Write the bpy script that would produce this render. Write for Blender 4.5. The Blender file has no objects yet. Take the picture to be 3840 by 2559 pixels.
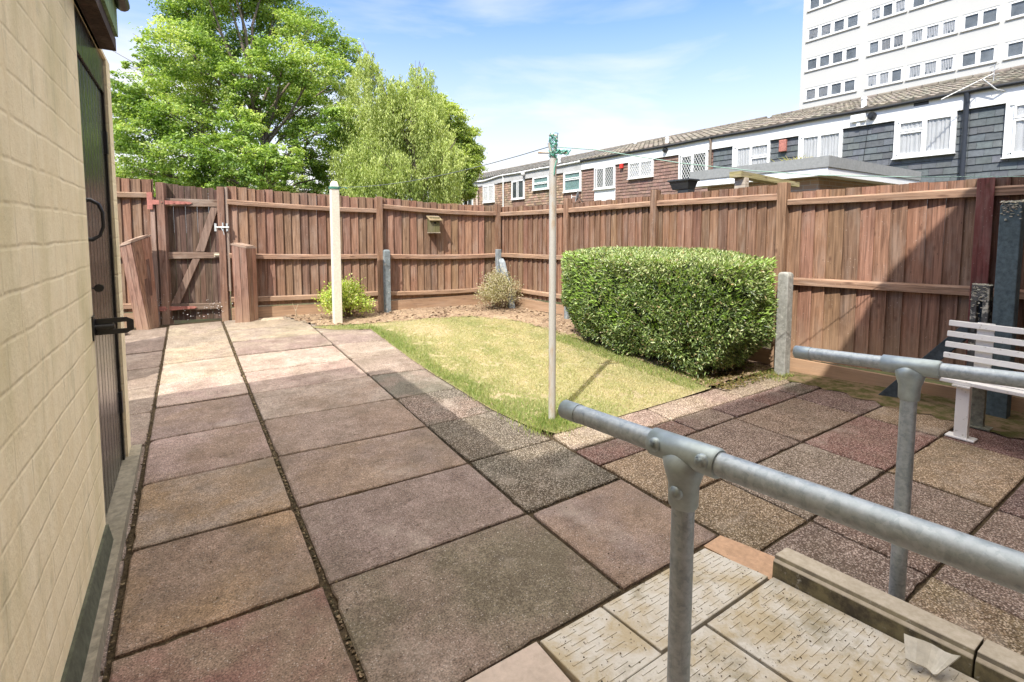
import bpy, math, random
import numpy as np
from mathutils import Vector, Matrix
R = math.radians
random.seed(7); rng = np.random.default_rng(7)
S = bpy.context.scene
COL = S.collection
# ------------------------------------------------------------------ camera
cam = bpy.data.cameras.new('camera'); camo = bpy.data.objects.new('camera', cam); COL.objects.link(camo)
yaw, pit, rol = .5791, .0726, .001
fw = Vector((math.sin(yaw)*math.cos(pit), math.cos(yaw)*math.cos(pit), -math.sin(pit)))
rt = Vector((math.cos(yaw), -math.sin(yaw), 0)); up = rt.cross(fw)
r2 = rt*math.cos(rol) + up*math.sin(rol); u2 = up*math.cos(rol) - rt*math.sin(rol)
m = Matrix((r2, u2, -fw)).transposed().to_4x4(); m.translation = Vector((0, 0, 1.38))
camo.matrix_world = m
cam.sensor_width = 36; cam.lens = 17.241; cam.shift_y = -.07174; cam.clip_start = .02; cam.clip_end = 2000
S.camera = camo
# ------------------------------------------------------------------ light
SUN_EL, SUN_AZ = 50.0, 58.5          # azimuth the shadows fall towards, from +Y to +X
W = bpy.data.worlds.new('World'); S.world = W; W.use_nodes = True
nt = W.node_tree; nt.nodes.clear()
N = lambda t, k: t.nodes.new(k)
out = N(nt, 'ShaderNodeOutputWorld'); bg = N(nt, 'ShaderNodeBackground'); sky = N(nt, 'ShaderNodeTexSky')
sky.sky_type = 'NISHITA'; sky.sun_disc = False; sky.sun_elevation = R(SUN_EL); sky.sun_rotation = R(SUN_AZ + 180)
sky.air_density = 1.2; sky.dust_density = .4; sky.ozone_density = 2.2; sky.altitude = 0
bg.inputs['Strength'].default_value = .15
# thin high cloud mixed into the sky
tc = N(nt, 'ShaderNodeTexCoord'); sep = N(nt, 'ShaderNodeSeparateXYZ'); nt.links.new(tc.outputs['Generated'], sep.inputs[0])
mp = N(nt, 'ShaderNodeMapping'); mp.inputs['Scale'].default_value = (1.1, 1.7, 6.5); mp.inputs['Rotation'].default_value = (R(4), R(-13), R(-35)); mp.inputs['Location'].default_value = (.35, .1, .25)
nt.links.new(tc.outputs['Generated'], mp.inputs[0])
nz = N(nt, 'ShaderNodeTexNoise'); nz.inputs['Scale'].default_value = 1.5; nz.inputs['Detail'].default_value = 9; nz.inputs['Roughness'].default_value = .52; nz.inputs['Distortion'].default_value = .35
nt.links.new(mp.outputs[0], nz.inputs[0])
cr = N(nt, 'ShaderNodeMapRange'); cr.inputs[1].default_value = .46; cr.inputs[2].default_value = .68; nt.links.new(nz.outputs['Fac'], cr.inputs[0])
hz = N(nt, 'ShaderNodeMapRange'); hz.inputs[1].default_value = .50; hz.inputs[2].default_value = .12; nt.links.new(sep.outputs['Z'], hz.inputs[0])
hp = N(nt, 'ShaderNodeMath'); hp.operation = 'POWER'; nt.links.new(hz.outputs[0], hp.inputs[0]); hp.inputs[1].default_value = 1.55
ad = N(nt, 'ShaderNodeMath'); ad.operation = 'MULTIPLY_ADD'; nt.links.new(cr.outputs[0], ad.inputs[0]); ad.inputs[1].default_value = .42; nt.links.new(hp.outputs[0], ad.inputs[2]); ad.use_clamp = True
tint = N(nt, 'ShaderNodeMix'); tint.data_type = 'RGBA'; tint.blend_type = 'MULTIPLY'; tint.inputs[0].default_value = 1; nt.links.new(sky.outputs[0], tint.inputs[6]); tint.inputs[7].default_value = (.32, .51, .80, 1)
mx = N(nt, 'ShaderNodeMix'); mx.data_type = 'RGBA'; nt.links.new(ad.outputs[0], mx.inputs[0]); nt.links.new(tint.outputs[2], mx.inputs[6]); mx.inputs[7].default_value = (3.0, 3.05, 3.15, 1)
# unseen warm white overhead, added as fill light for the shaded yard
oh = N(nt, 'ShaderNodeMapRange'); oh.interpolation_type = 'SMOOTHSTEP'; oh.inputs[1].default_value = .56; oh.inputs[2].default_value = .80; nt.links.new(sep.outputs['Z'], oh.inputs[0])
m2 = N(nt, 'ShaderNodeMix'); m2.data_type = 'RGBA'; nt.links.new(oh.outputs[0], m2.inputs[0]); nt.links.new(mx.outputs[2], m2.inputs[6]); m2.inputs[7].default_value = (9.5, 8.9, 8.2, 1)
nt.links.new(m2.outputs[2], bg.inputs[0]); nt.links.new(bg.outputs[0], out.inputs[0])
sl = bpy.data.lights.new('sun', 'SUN'); sl.energy = 2.65; sl.angle = R(.5); sl.color = (1, .95, .87)
so = bpy.data.objects.new('sun', sl); COL.objects.link(so)
sdir = Vector((math.sin(R(SUN_AZ))*math.cos(R(SUN_EL)), math.cos(R(SUN_AZ))*math.cos(R(SUN_EL)), -math.sin(R(SUN_EL))))
so.rotation_euler = sdir.to_track_quat('-Z', 'Y').to_euler(); so.location = (-8, -5, 12)
S.view_settings.view_transform = 'Standard'; S.view_settings.look = 'None'; S.view_settings.gamma = 1
S.view_settings.exposure = 1.33
S.render.engine = 'CYCLES'
S.cycles.max_bounces = 8; S.cycles.transparent_max_bounces = 12

# ------------------------------------------------------------------ materials
def mat(name, rough=.8, spec=.5, metal=0.):
    m = bpy.data.materials.new(name); m.use_nodes = True
    b = m.node_tree.nodes['Principled BSDF']; b.inputs['Roughness'].default_value = rough
    b.inputs['Specular IOR Level'].default_value = spec; b.inputs['Metallic'].default_value = metal
    return m, m.node_tree, b
def lk(t, a, b): t.links.new(a, b)
def noise(t, vec, scale, detail=4, rough=.55, dist=0):
    n = N(t, 'ShaderNodeTexNoise'); n.inputs['Scale'].default_value = scale; n.inputs['Detail'].default_value = detail
    n.inputs['Roughness'].default_value = rough; n.inputs['Distortion'].default_value = dist
    if vec is not None: lk(t, vec, n.inputs['Vector'])
    return n.outputs['Fac']
def mapping(t, vec, scale=(1,1,1), loc=(0,0,0), rot=(0,0,0)):
    n = N(t, 'ShaderNodeMapping'); n.inputs['Scale'].default_value = scale; n.inputs['Location'].default_value = loc; n.inputs['Rotation'].default_value = rot
    lk(t, vec, n.inputs[0]); return n.outputs[0]
def rng_(t, v, a, b, c=0, d=1):
    n = N(t, 'ShaderNodeMapRange'); lk(t, v, n.inputs[0]); n.inputs[1].default_value = a; n.inputs[2].default_value = b; n.inputs[3].default_value = c; n.inputs[4].default_value = d
    return n.outputs[0]
def mix(t, f, a, b, mode='MIX'):
    n = N(t, 'ShaderNodeMix'); n.data_type = 'RGBA'; n.blend_type = mode
    for s, v in ((0, f), (6, a), (7, b)):
        if hasattr(v, 'is_linked') or hasattr(v, 'links'): lk(t, v, n.inputs[s])
        elif s == 0: n.inputs[0].default_value = v
        else: n.inputs[s].default_value = (*v, 1) if len(v) == 3 else v
    return n.outputs[2]
def math_(t, op, a, b=None):
    n = N(t, 'ShaderNodeMath'); n.operation = op
    for s, v in ((0, a), (1, b)):
        if v is None: continue
        if isinstance(v, (int, float)): n.inputs[s].default_value = v
        else: lk(t, v, n.inputs[s])
    return n.outputs[0]
def attr(t, name='Col'):
    n = N(t, 'ShaderNodeAttribute'); n.attribute_name = name; return n.outputs['Color']
def ocoord(t): return N(t, 'ShaderNodeTexCoord').outputs['Object']
def gpos(t): return N(t, 'ShaderNodeNewGeometry').outputs['Position']
def bump(t, b, h, strength=.3, dist=.01, prev=None):
    n = N(t, 'ShaderNodeBump'); n.inputs['Strength'].default_value = strength; n.inputs['Distance'].default_value = dist
    lk(t, h, n.inputs['Height'])
    if prev is not None: lk(t, prev, n.inputs['Normal'])
    lk(t, n.outputs[0], b.inputs['Normal']); return n.outputs[0]
def voro(t, vec, scale, feat='F1', rand=1):
    n = N(t, 'ShaderNodeTexVoronoi'); n.inputs['Scale'].default_value = scale; n.feature = feat; n.inputs['Randomness'].default_value = rand
    lk(t, vec, n.inputs['Vector']); return n

def wood_mat(name, horizontal=False, grey=.27, rough=.8, dirt=True):
    m, t, b = mat(name, rough, .3); p = gpos(t); col = attr(t)
    off = N(t, 'ShaderNodeVectorMath'); off.operation = 'MULTIPLY'; lk(t, col, off.inputs[0]); off.inputs[1].default_value = (91, 57, 133)
    s = N(t, 'ShaderNodeVectorMath'); s.operation = 'ADD'; lk(t, p, s.inputs[0]); lk(t, off.outputs[0], s.inputs[1]); p2 = s.outputs[0]
    sc = (2, 2, 40) if horizontal else (38, 38, 1.6)
    g = noise(t, mapping(t, p2, sc), 1.6, 6, .6, .6)
    base = mix(t, rng_(t, g, .3, .7), mix(t, 1, col, (.45, .40, .37), 'MULTIPLY'), mix(t, 1, col, (1.42, 1.38, 1.34), 'MULTIPLY'))
    gw = noise(t, mapping(t, p2, (4, 4, 1.2) if not horizontal else (1.5, 1.5, 6)), 2.2, 5, .6)
    base = mix(t, rng_(t, gw, .5, .72, 0, grey), base, (.42, .35, .29))
    kv = voro(t, mapping(t, p2, (9, 9, 4.5) if not horizontal else (3, 3, 10)), 1.0)
    base = mix(t, rng_(t, kv.outputs['Distance'], .16, .04, 0, .75), base, (.10, .05, .033))
    nl = voro(t, mapping(t, p2, (20, 20, 9)), 1.0); base = mix(t, rng_(t, nl.outputs['Distance'], .10, .05, 0, .6), base, (.06, .04, .03))
    if dirt:
        sp = N(t, 'ShaderNodeSeparateXYZ'); lk(t, p, sp.inputs[0])
        n2 = noise(t, p, 9, 5, .6)
        z2 = math_(t, 'ADD', sp.outputs['Z'], math_(t, 'MULTIPLY', n2, -.5))
        base = mix(t, rng_(t, z2, .35, -.12, 0, .62), base, (.40, .27, .175))
        sd = noise(t, p, 70, 3, .6)
        base = mix(t, rng_(t, sd, .66, .74, 0, .5), base, (.55, .46, .38))
    lk(t, base, b.inputs['Base Color']); bump(t, b, g, .35, .004)
    return m
def stone_mat(name, sc=30, contrast=.35, rough=.9, lichen=0, bstr=.35, lcol=(.52, .49, .40), speck=.4, stain=.35):
    m, t, b = mat(name, rough, .3); p = gpos(t); col = attr(t)
    n1 = noise(t, p, sc, 6, .65); n2 = noise(t, p, sc*.12, 5, .6)
    c = mix(t, rng_(t, n1, .3, .7), mix(t, 1, col, (1-contrast,)*3, 'MULTIPLY'), mix(t, 1, col, (1+contrast,)*3, 'MULTIPLY'))
    c = mix(t, rng_(t, n2, .5, .7, 0, stain), c, mix(t, 1, col, (.5, .5, .42), 'MULTIPLY'))
    if lichen:
        n3 = noise(t, p, 16, 6, .7); sp = N(t, 'ShaderNodeSeparateXYZ'); lk(t, p, sp.inputs[0])
        c = mix(t, rng_(t, n3, .62-lichen*.1, .66-lichen*.08), c, lcol)
    lk(t, c, b.inputs['Base Color']); bump(t, b, n1, bstr, .006)
    return m
def slab_mat(name, agg):
    m, t, b = mat(name, .88, .28); p = gpos(t); c1 = attr(t, 'Col'); c2 = attr(t, 'Col2')
    big = noise(t, p, 2.3, 5, .6, .3)
    c = mix(t, rng_(t, big, .42, .62), c1, c2)
    n1 = noise(t, p, 7, 6, .7)
    c = mix(t, rng_(t, n1, .35, .7), mix(t, 1, c, (.72, .70, .67), 'MULTIPLY'), mix(t, 1, c, (1.14, 1.14, 1.14), 'MULTIPLY'))
    gr_ = noise(t, p, 34, 5, .75); c = mix(t, rng_(t, gr_, .36, .64), mix(t, 1, c, (.80, .78, .76), 'MULTIPLY'), mix(t, 1, c, (1.12, 1.12, 1.12), 'MULTIPLY'))
    fine = noise(t, p, 150, 3, .8)
    k = .5
    c = mix(t, rng_(t, fine, .38, .62), mix(t, 1, c, (1-k,)*3, 'MULTIPLY'), mix(t, 1, c, (1+k,)*3, 'MULTIPLY'))
    v = voro(t, p, 140 if agg else 150)
    vc = N(t, 'ShaderNodeSeparateColor'); lk(t, v.outputs['Color'], vc.inputs[0])
    if agg:
        st = mix(t, rng_(t, vc.outputs[0], .30, .95), mix(t, 1, c, (.80, .78, .77), 'MULTIPLY'), mix(t, .45, mix(t, 1, c, (1.9, 1.85, 1.8), 'MULTIPLY'), (.50, .45, .41)))
        c = mix(t, rng_(t, v.outputs['Distance'], .62, .40), mix(t, 1, c, (.48, .43, .40), 'MULTIPLY'), st)
    else:
        dk = math_(t, 'MULTIPLY', rng_(t, vc.outputs[1], .80, .86), rng_(t, v.outputs['Distance'], .5, .25)); c = mix(t, math_(t, 'MULTIPLY', dk, .55), c, (.07, .05, .04))
        li = math_(t, 'MULTIPLY', rng_(t, vc.outputs[0], .86, .92), rng_(t, v.outputs['Distance'], .5, .25)); c = mix(t, math_(t, 'MULTIPLY', li, .45), c, (.58, .53, .48))
    # algae and dirt stains
    al = noise(t, mapping(t, p, loc=(3, 1, 0)), 1.7, 7, .68)
    c = mix(t, rng_(t, al, .50, .70, 0, .5), c, (.11, .09, .06)); c = mix(t, rng_(t, noise(t, mapping(t, p, loc=(9, 4, 2)), 5.5, 8, .75), .60, .70, 0, .45), c, (.085, .065, .045)); c = mix(t, rng_(t, noise(t, mapping(t, p, loc=(1, 8, 3)), 3.1, 6, .6), .58, .72, 0, .35), c, (.44, .38, .32))
    lk(t, c, b.inputs['Base Color'])
    h = math_(t, 'ADD', math_(t, 'MULTIPLY', fine, .6), math_(t, 'MULTIPLY', v.outputs['Distance'], -.5))
    bump(t, b, h, .55 if agg else .22, .004)
    return m
def flat_mat(name, c, rough=.6, spec=.4, metal=0, var=.12, sc=14, bs=0.0):
    m, t, b = mat(name, rough, spec, metal); p = gpos(t)
    n = noise(t, p, sc, 5, .6)
    cc = mix(t, rng_(t, n, .3, .7), tuple(x*(1-var) for x in c), tuple(min(1, x*(1+var)) for x in c))
    lk(t, cc, b.inputs['Base Color'])
    if bs: bump(t, b, n, bs, .004)
    return m
def leaf_mat(name, trans=.35, rough=.5, spec=.4):
    m = bpy.data.materials.new(name); m.use_nodes = True; t = m.node_tree; b = t.nodes['Principled BSDF']
    b.inputs['Roughness'].default_value = rough; b.inputs['Specular IOR Level'].default_value = spec
    c = attr(t); lk(t, c, b.inputs['Base Color'])
    tr = N(t, 'ShaderNodeBsdfTranslucent'); lk(t, mix(t, 1, c, (1.35, 1.4, .7), 'MULTIPLY'), tr.inputs[0])
    ms = N(t, 'ShaderNodeMixShader'); ms.inputs[0].default_value = trans
    lk(t, b.outputs[0], ms.inputs[1]); lk(t, tr.outputs[0], ms.inputs[2]); lk(t, ms.outputs[0], t.nodes['Material Output'].inputs[0])
    return m
M = {}
M['fence'] = wood_mat('fence_timber'); M['rail'] = wood_mat('rail_timber', True); M['darkwood'] = wood_mat('weathered_timber', False, .2, dirt=False)
M['oldwood'] = wood_mat('old_timber', True, .5, dirt=False)
M['concrete'] = stone_mat('concrete'); M['lichen'] = stone_mat('lichened_concrete', 26, .4, .95, .9, .6)
M['lightlichen'] = stone_mat('spotted_concrete', 22, .35, .95, .35, .5, (.42, .42, .38))
M['slab'] = slab_mat('smooth_paving', False); M['agg'] = slab_mat('exposed_aggregate_paving', True)
M['leaf'] = leaf_mat('leaves'); M['gloss_leaf'] = leaf_mat('glossy_leaves', .2, .34, .6); M['blade'] = leaf_mat('grass_blades', .3, .7, .2)
M['bark'] = stone_mat('bark', 18, .4, .95, 0, .7)

def steel():
    m, t, b = mat('galvanised_steel', .5, .5, .65); p = gpos(t)
    n = noise(t, p, 48, 7, .7); v = voro(t, p, 110); vs = N(t, 'ShaderNodeSeparateColor'); lk(t, v.outputs['Color'], vs.inputs[0])
    c = mix(t, rng_(t, n, .35, .7), (.27, .315, .34), (.46, .51, .54)); c = mix(t, rng_(t, vs.outputs[0], .2, .9, 0, .25), c, (.62, .66, .69))
    n2 = noise(t, mapping(t, p, (30, 30, 4)), 1, 5, .6); c = mix(t, rng_(t, n2, .58, .72, 0, .55), c, (.13, .17, .17))
    lk(t, c, b.inputs['Base Color']); lk(t, rng_(t, n, .3, .7, .42, .66), b.inputs['Roughness']); bump(t, b, n, .12, .003); return m
M['steel'] = steel()
M['steel_paint'] = flat_mat('grey_cast_fitting', (.36, .42, .43), .48, .5, .55, .16, 30, .12)
M['white'] = flat_mat('white_paint', (.78, .78, .76), .5, .4, 0, .04, 8)
M['upvc'] = flat_mat('white_plastic', (.82, .83, .82), .35, .5, 0, .03, 3)
def dirty_white():
    m, t, b = mat('mossy_white_paint', .5, .4); p = gpos(t); n = noise(t, p, 34, 6, .7)
    c = mix(t, rng_(t, n, .60, .70), (.80, .78, .74), (.44, .43, .36)); lk(t, c, b.inputs['Base Color']); bump(t, b, n, .1, .003); return m
M['bench'] = dirty_white()
M['black'] = flat_mat('black_iron', (.018, .019, .021), .35, .5, 0, .3, 40, .1)
M['red'] = flat_mat('red_paint', (.40, .16, .125), .6, .4, 0, .35, 22, .15)
M['green_cord'] = flat_mat('green_cord', (.10, .34, .26), .6, .3)
M['dark'] = flat_mat('dark_room', (.02, .022, .025), .9, .1)

# ------------------------------------------------------------------ mesh builder
class MB:
    def __init__(s): s.v = []; s.f = []; s.c = []; s.c2 = []; s.sm = []
    def add(s, vs, fs, c=(.5, .5, .5), smooth=False, c2=None):
        o = len(s.v); s.v += [tuple(v) for v in vs]; s.f += [tuple(i+o for i in f) for f in fs]
        s.c += [c]*len(fs); s.c2 += [c2 or c]*len(fs); s.sm += [smooth]*len(fs); return s
    def hexa(s, p, c=(.5,.5,.5)):       # 8 points: bottom 4 (ccw), top 4
        return s.add(p, [(3,2,1,0),(4,5,6,7),(0,1,5,4),(1,2,6,5),(2,3,7,6),(3,0,4,7)], c)
    def box(s, x0, y0, z0, x1, y1, z1, c=(.5,.5,.5)):
        return s.hexa([(x0,y0,z0),(x1,y0,z0),(x1,y1,z0),(x0,y1,z0),(x0,y0,z1),(x1,y0,z1),(x1,y1,z1),(x0,y1,z1)], c)
    def tube(s, pts, rad, seg=10, c=(.5,.5,.5), caps=True, smooth=True):
        pts = [Vector(p) for p in pts]; n = len(pts)
        rad = rad if isinstance(rad, (list, tuple)) else [rad]*n
        vs = []; ref = None
        for i, p in enumerate(pts):
            d = (pts[min(i+1, n-1)] - pts[max(i-1, 0)]).normalized()
            if ref is None: ref = d.orthogonal().normalized()
            ref = (ref - d*ref.dot(d)).normalized(); bi = d.cross(ref)
            for k in range(seg):
                a = 2*math.pi*k/seg; vs.append(p + (ref*math.cos(a) + bi*math.sin(a))*rad[i])
        fs = [(i*seg+k, i*seg+(k+1) % seg, (i+1)*seg+(k+1) % seg, (i+1)*seg+k) for i in range(n-1) for k in range(seg)]
        s.add(vs, fs, c, smooth)
        if caps: s.add(vs[:seg], [tuple(range(seg))[::-1]], c); s.add(vs[-seg:], [tuple(range(seg))], c)
        return s
    def prism(s, poly, z0, z1, c=(.5,.5,.5), inset=0):
        n = len(poly); cx = sum(p[0] for p in poly)/n; cy = sum(p[1] for p in poly)/n
        f = lambda z, p: z(p[0], p[1]) if callable(z) else z
        vs = [(p[0], p[1], f(z0, p)) for p in poly] + [(p[0], p[1], f(z1, p)) for p in poly]
        return s.add(vs, [tuple(range(n))[::-1], tuple(range(n, 2*n))] + [(i, (i+1) % n, n+(i+1) % n, n+i) for i in range(n)], c)
    def build(s, name, m, parent=None, bevel=0, bseg=2):
        me = bpy.data.meshes.new(name)
        off = parent.matrix_world_loc if False else (Vector(parent['_base']) if parent is not None and '_base' in parent else Vector((0, 0, 0)))
        me.from_pydata([(v[0]-off.x, v[1]-off.y, v[2]-off.z) for v in s.v], [], s.f)
        for nm, cs in (('Col', s.c), ('Col2', s.c2)):
            if nm == 'Col2' and s.c == s.c2: continue
            a = me.color_attributes.new(nm, 'FLOAT_COLOR', 'CORNER')
            ar = np.repeat(np.array([(*c, 1) for c in cs], np.float32), [len(f) for f in s.f], axis=0); a.data.foreach_set('color', ar.ravel())
        me.polygons.foreach_set('use_smooth', s.sm)
        for x in (m if isinstance(m, list) else [m]): me.materials.append(x)
        o = bpy.data.objects.new(name, me); COL.objects.link(o)
        if parent is not None: o.parent = parent; o['_base'] = tuple(off)
        if bevel:
            b = o.modifiers.new('bevel', 'BEVEL'); b.width = bevel; b.segments = bseg; b.limit_method = 'ANGLE'; b.angle_limit = R(40)
        return o
def tag(o, label=None, cat=None, group=None, kind=None):
    if label: o['label'] = label
    if cat: o['category'] = cat
    if group: o['group'] = group
    if kind: o['kind'] = kind
    return o
def thing(name, base, label, cat, group=None):
    o = bpy.data.objects.new(name, None); COL.objects.link(o); o.location = base; o['_base'] = tuple(base); o.empty_display_size = .1
    return tag(o, label, cat, group)
def jit(c, a=.12, r=random):
    k = 1 + r.uniform(-a, a); return tuple(max(.003, x*k*(1+r.uniform(-a*.25, a*.25))) for x in c)

def leaves(name, P, D, Nn, L, Wd, cols, m, parent=None, fold=.25):
    """P base points, D direction, Nn face normal, L length, Wd width (arrays) -> one mesh of folded leaf blades"""
    n = len(P); D = D/np.linalg.norm(D, axis=1, keepdims=True)
    B = np.cross(D, Nn); B /= (np.linalg.norm(B, axis=1, keepdims=True)+1e-9); Nn = np.cross(B, D)
    L = np.asarray(L).reshape(-1, 1)*np.ones((n, 1)); Wd = np.asarray(Wd).reshape(-1, 1)*np.ones((n, 1))
    v = np.empty((n, 4, 3)); v[:, 0] = P; v[:, 2] = P + D*L - Nn*L*.12
    mid = P + D*L*.45; v[:, 1] = mid + B*Wd*.5 + Nn*Wd*fold; v[:, 3] = mid - B*Wd*.5 + Nn*Wd*fold
    if parent is not None and '_base' in parent: v -= np.array(parent['_base'])
    me = bpy.data.meshes.new(name); me.vertices.add(n*4); me.vertices.foreach_set('co', v.astype(np.float32).ravel())
    q = np.arange(n)*4
    tri = np.stack([q, q+1, q+2, q, q+2, q+3], 1).ravel()
    me.loops.add(n*6); me.loops.foreach_set('vertex_index', tri.astype(np.int32)); me.polygons.add(n*2)
    me.polygons.foreach_set('loop_start', (np.arange(n*2)*3).astype(np.int32)); me.polygons.foreach_set('loop_total', np.full(n*2, 3, np.int32))
    me.update(calc_edges=True)
    a = me.color_attributes.new('Col', 'FLOAT_COLOR', 'CORNER')
    cc = np.ones((n, 4), np.float32); cc[:, :3] = cols; a.data.foreach_set('color', np.repeat(cc, 6, axis=0).ravel())
    me.materials.append(m); o = bpy.data.objects.new(name, me); COL.objects.link(o)
    if parent is not None: o.parent = parent
    return o
def palette(n, cols, jitter=.15):
    cols = np.array(cols); t = rng.random(n)*(len(cols)-1); i = t.astype(int); f = (t-i)[:, None]
    c = cols[i]*(1-f) + cols[np.minimum(i+1, len(cols)-1)]*f
    return np.clip(c*(1+rng.uniform(-jitter, jitter, (n, 1))), .003, 1)
def rdir(n):
    v = rng.normal(size=(n, 3)); return v/np.linalg.norm(v, axis=1, keepdims=True)

# ------------------------------------------------------------------ ground levels
def gz(x, y):
    ys = 1.9 if x < 1.34 else (2.3 if x > 2 else 1.9 + .4*(x-1.34)/.66)
    return .0423*max(0, min(y, 9)-ys) + .0079*min(0, max(x, -1.5)-1.336)
def ground():
    xs = [-400, -60, -12, -4, -1.5] + list(np.arange(-1, 6.1, .5)) + [8, 12, 20, 60, 400]; ys = [-400, -60, -6, -1] + list(np.arange(0, 9.1, .5)) + [14, 30, 80, 600]
    b = MB(); nx = len(xs)
    b.add([(x, y, gz(x, y)-.05) for y in ys for x in xs], [(j*nx+i, j*nx+i+1, (j+1)*nx+i+1, (j+1)*nx+i) for j in range(len(ys)-1) for i in range(nx-1)], (.10, .085, .06))
    m, t, bs = mat('earth_and_rough_grass', .95, .2); p = gpos(t); n = noise(t, p, 3, 8, .7)
    lk(t, mix(t, rng_(t, n, .4, .62), (.055, .042, .028), (.10, .11, .04)), bs.inputs['Base Color']); bump(t, bs, n, .5, .02)
    tag(b.build('ground', m), kind='structure')
ground()

# ------------------------------------------------------------------ paving
def paving():
    sm, ag = MB(), MB(); rr = random.Random(3)
    def slab(mb, q, c, c2, g=.005, dz=0.):
        g = g+.002
        q = [Vector((x, y)) for x, y in q]; n = len(q); cen = sum(q, Vector((0, 0)))/n
        dz += rr.uniform(-.003, .004); tx, ty = rr.uniform(-.006, .006), rr.uniform(-.006, .006)
        def ins(p, d): v = p-cen; return cen + Vector((v.x - math.copysign(min(d, abs(v.x)), v.x), v.y - math.copysign(min(d, abs(v.y)), v.y)))
        z = lambda p, o=0: gz(p.x, p.y) + dz + o + tx*(p.x-cen.x) + ty*(p.y-cen.y)
        corners = [ins(p, g) for p in q]; a = []; b_ = []
        for ci in range(n):
            P0, P1 = corners[ci], corners[(ci+1) % n]; e = P1-P0; L_ = e.length
            if L_ < .02: a.append(P0); b_.append(P0); continue
            e = e/L_; nn = Vector((-e.y, e.x)); k = max(2, int(L_/.045))
            if (cen-P0).dot(nn) < 0: nn = -nn
            for q_ in range(k):
                u_ = q_/k; j_ = rr.uniform(0, .0022)+(rr.uniform(.003, .010) if rr.random() < .035 else 0)
                if q_ == 0: j_ += rr.choice([0, 0, .003, .009]); pt = P0+(cen-P0).normalized()*j_
                else: pt = P0+e*(L_*u_)+nn*j_
                a.append(pt); b_.append(pt+(cen-pt).normalized()*rr.uniform(.005, .009))
        n = len(a)
        vs = [(p.x, p.y, z(p, -.045)) for p in a] + [(p.x, p.y, z(p, -.005)) for p in a] + [(p.x, p.y, z(p)) for p in b_]
        fs = [tuple(range(2*n, 3*n))] + [(i, (i+1) % n, n+(i+1) % n, n+i) for i in range(n)] + [(n+i, n+(i+1) % n, 2*n+(i+1) % n, 2*n+i) for i in range(n)]
        mb.add(vs, fs, c, False, c2)
    A = lambda i: (.392-.010*i, 1.945+.600*i); B = lambda i: (1.336-.012*i, 1.902+.583*i + (.012*i if i > 3 else 0)); Cc = lambda i: (-.272, 1.975+.596*i)
    Dd = lambda i: ({0: (1.975, 1.9), 1: (1.965, 2.50), 2: (1.875, 3.10), 3: (1.845, 3.68), 4: (1.822, 4.27), 5: (1.84, 4.88), 6: (1.87, 5.46), 7: (1.89, 6.05), 8: (1.55, 6.62), 9: (1.4, 7.2)}[i])
    base = {'mauve': (.245, .187, .163), 'brown': (.26, .19, .145), 'orange': (.31, .22, .14), 'grey': (.30, .245, .20), 'pink': (.35, .26, .225), 'pale': (.40, .325, .27), 'beige': (.36, .30, .22),
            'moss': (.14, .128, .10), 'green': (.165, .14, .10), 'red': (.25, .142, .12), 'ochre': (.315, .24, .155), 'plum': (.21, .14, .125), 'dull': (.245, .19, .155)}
    g = lambda k: jit(base[k], .06, rr)
    left = {-2: ('brown', 'red'), 0: ('brown', 'orange'), 1: ('grey', 'orange'), 2: ('pink', 'brown'), 3: ('mauve', 'brown'), 4: ('pale', 'pink'), 5: ('beige', 'pale'), 6: ('beige', 'grey'), 7: ('grey', 'beige'), 8: ('beige', 'grey')}
    mid = {0: ('mauve', 'mauve'), 1: ('brown', 'mauve'), 2: ('dull', 'brown'), 3: ('grey', 'brown'), 4: ('pink', 'pale'), 5: ('pale', 'pink'), 6: ('mauve', 'grey'), 7: ('grey', 'beige'), 8: ('beige', 'grey')}
    strip = {0: ('moss', 'green'), 1: ('moss', 'green'), 2: ('moss', 'dull'), 3: ('moss', 'dull'), 4: ('grey', 'dull'), 5: ('grey', 'grey'), 6: ('grey', 'mauve'), 7: ('grey', 'grey'), 8: ('grey', 'brown')}  # moss rows: real moss plus shade put into the colour
    # left of the C joint, under the shed wall and beyond it
    for i in range(-5, 9):
        y0, y1 = Cc(i)[1]-.05, Cc(i+1)[1]-.05
        slab(sm, [(-1.0 if y0 > 3.5 else -.6, y0), (-.277, y0), (-.277, y1), (-1.0 if y0 > 3.5 else -.6, y1)], g('dull'), g('grey'), .006)
    for i in range(0, 9):
        w = .006
        slab(sm, [Cc(i), (A(i)[0]-w, A(i)[1]), (A(i+1)[0]-w, A(i+1)[1]), Cc(i+1)], g(left[i][0]), g(left[i][1]), .005)
        slab(sm, [(A(i)[0]+w, A(i)[1]-.01), B(i), B(i+1), (A(i+1)[0]+w, A(i+1)[1]-.01)], g(mid[i][0]), g(mid[i][1]), .005)
    for i in range(0, 8):
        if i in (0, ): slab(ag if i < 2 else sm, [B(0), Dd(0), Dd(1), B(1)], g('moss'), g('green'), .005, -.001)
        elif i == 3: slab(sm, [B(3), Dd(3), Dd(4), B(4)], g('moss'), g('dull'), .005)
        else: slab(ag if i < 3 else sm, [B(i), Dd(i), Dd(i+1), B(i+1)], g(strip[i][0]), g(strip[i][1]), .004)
    # rows nearer than the junction
    for k, (ya, yb) in enumerate(((1.945, 1.335), (1.335, .725), (.725, .115), (.115, -.30))):
        slab(sm, [(-.275, yb), (.390, yb), (.388, ya), (-.275, ya+.02)], g(left[-2][k % 2]), g('red' if k == 0 else 'brown'), .006)
    slab(sm, [(.400, 1.272), (1.348, 1.27), (1.338, 1.898), (.398, 1.940)], base['green'], base['dull'], .005)
    slab(sm, [(1.352, 1.272), (1.970, 1.275), (1.972, 1.895), (1.343, 1.896)], base['brown'], base['mauve'], .005)
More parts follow.
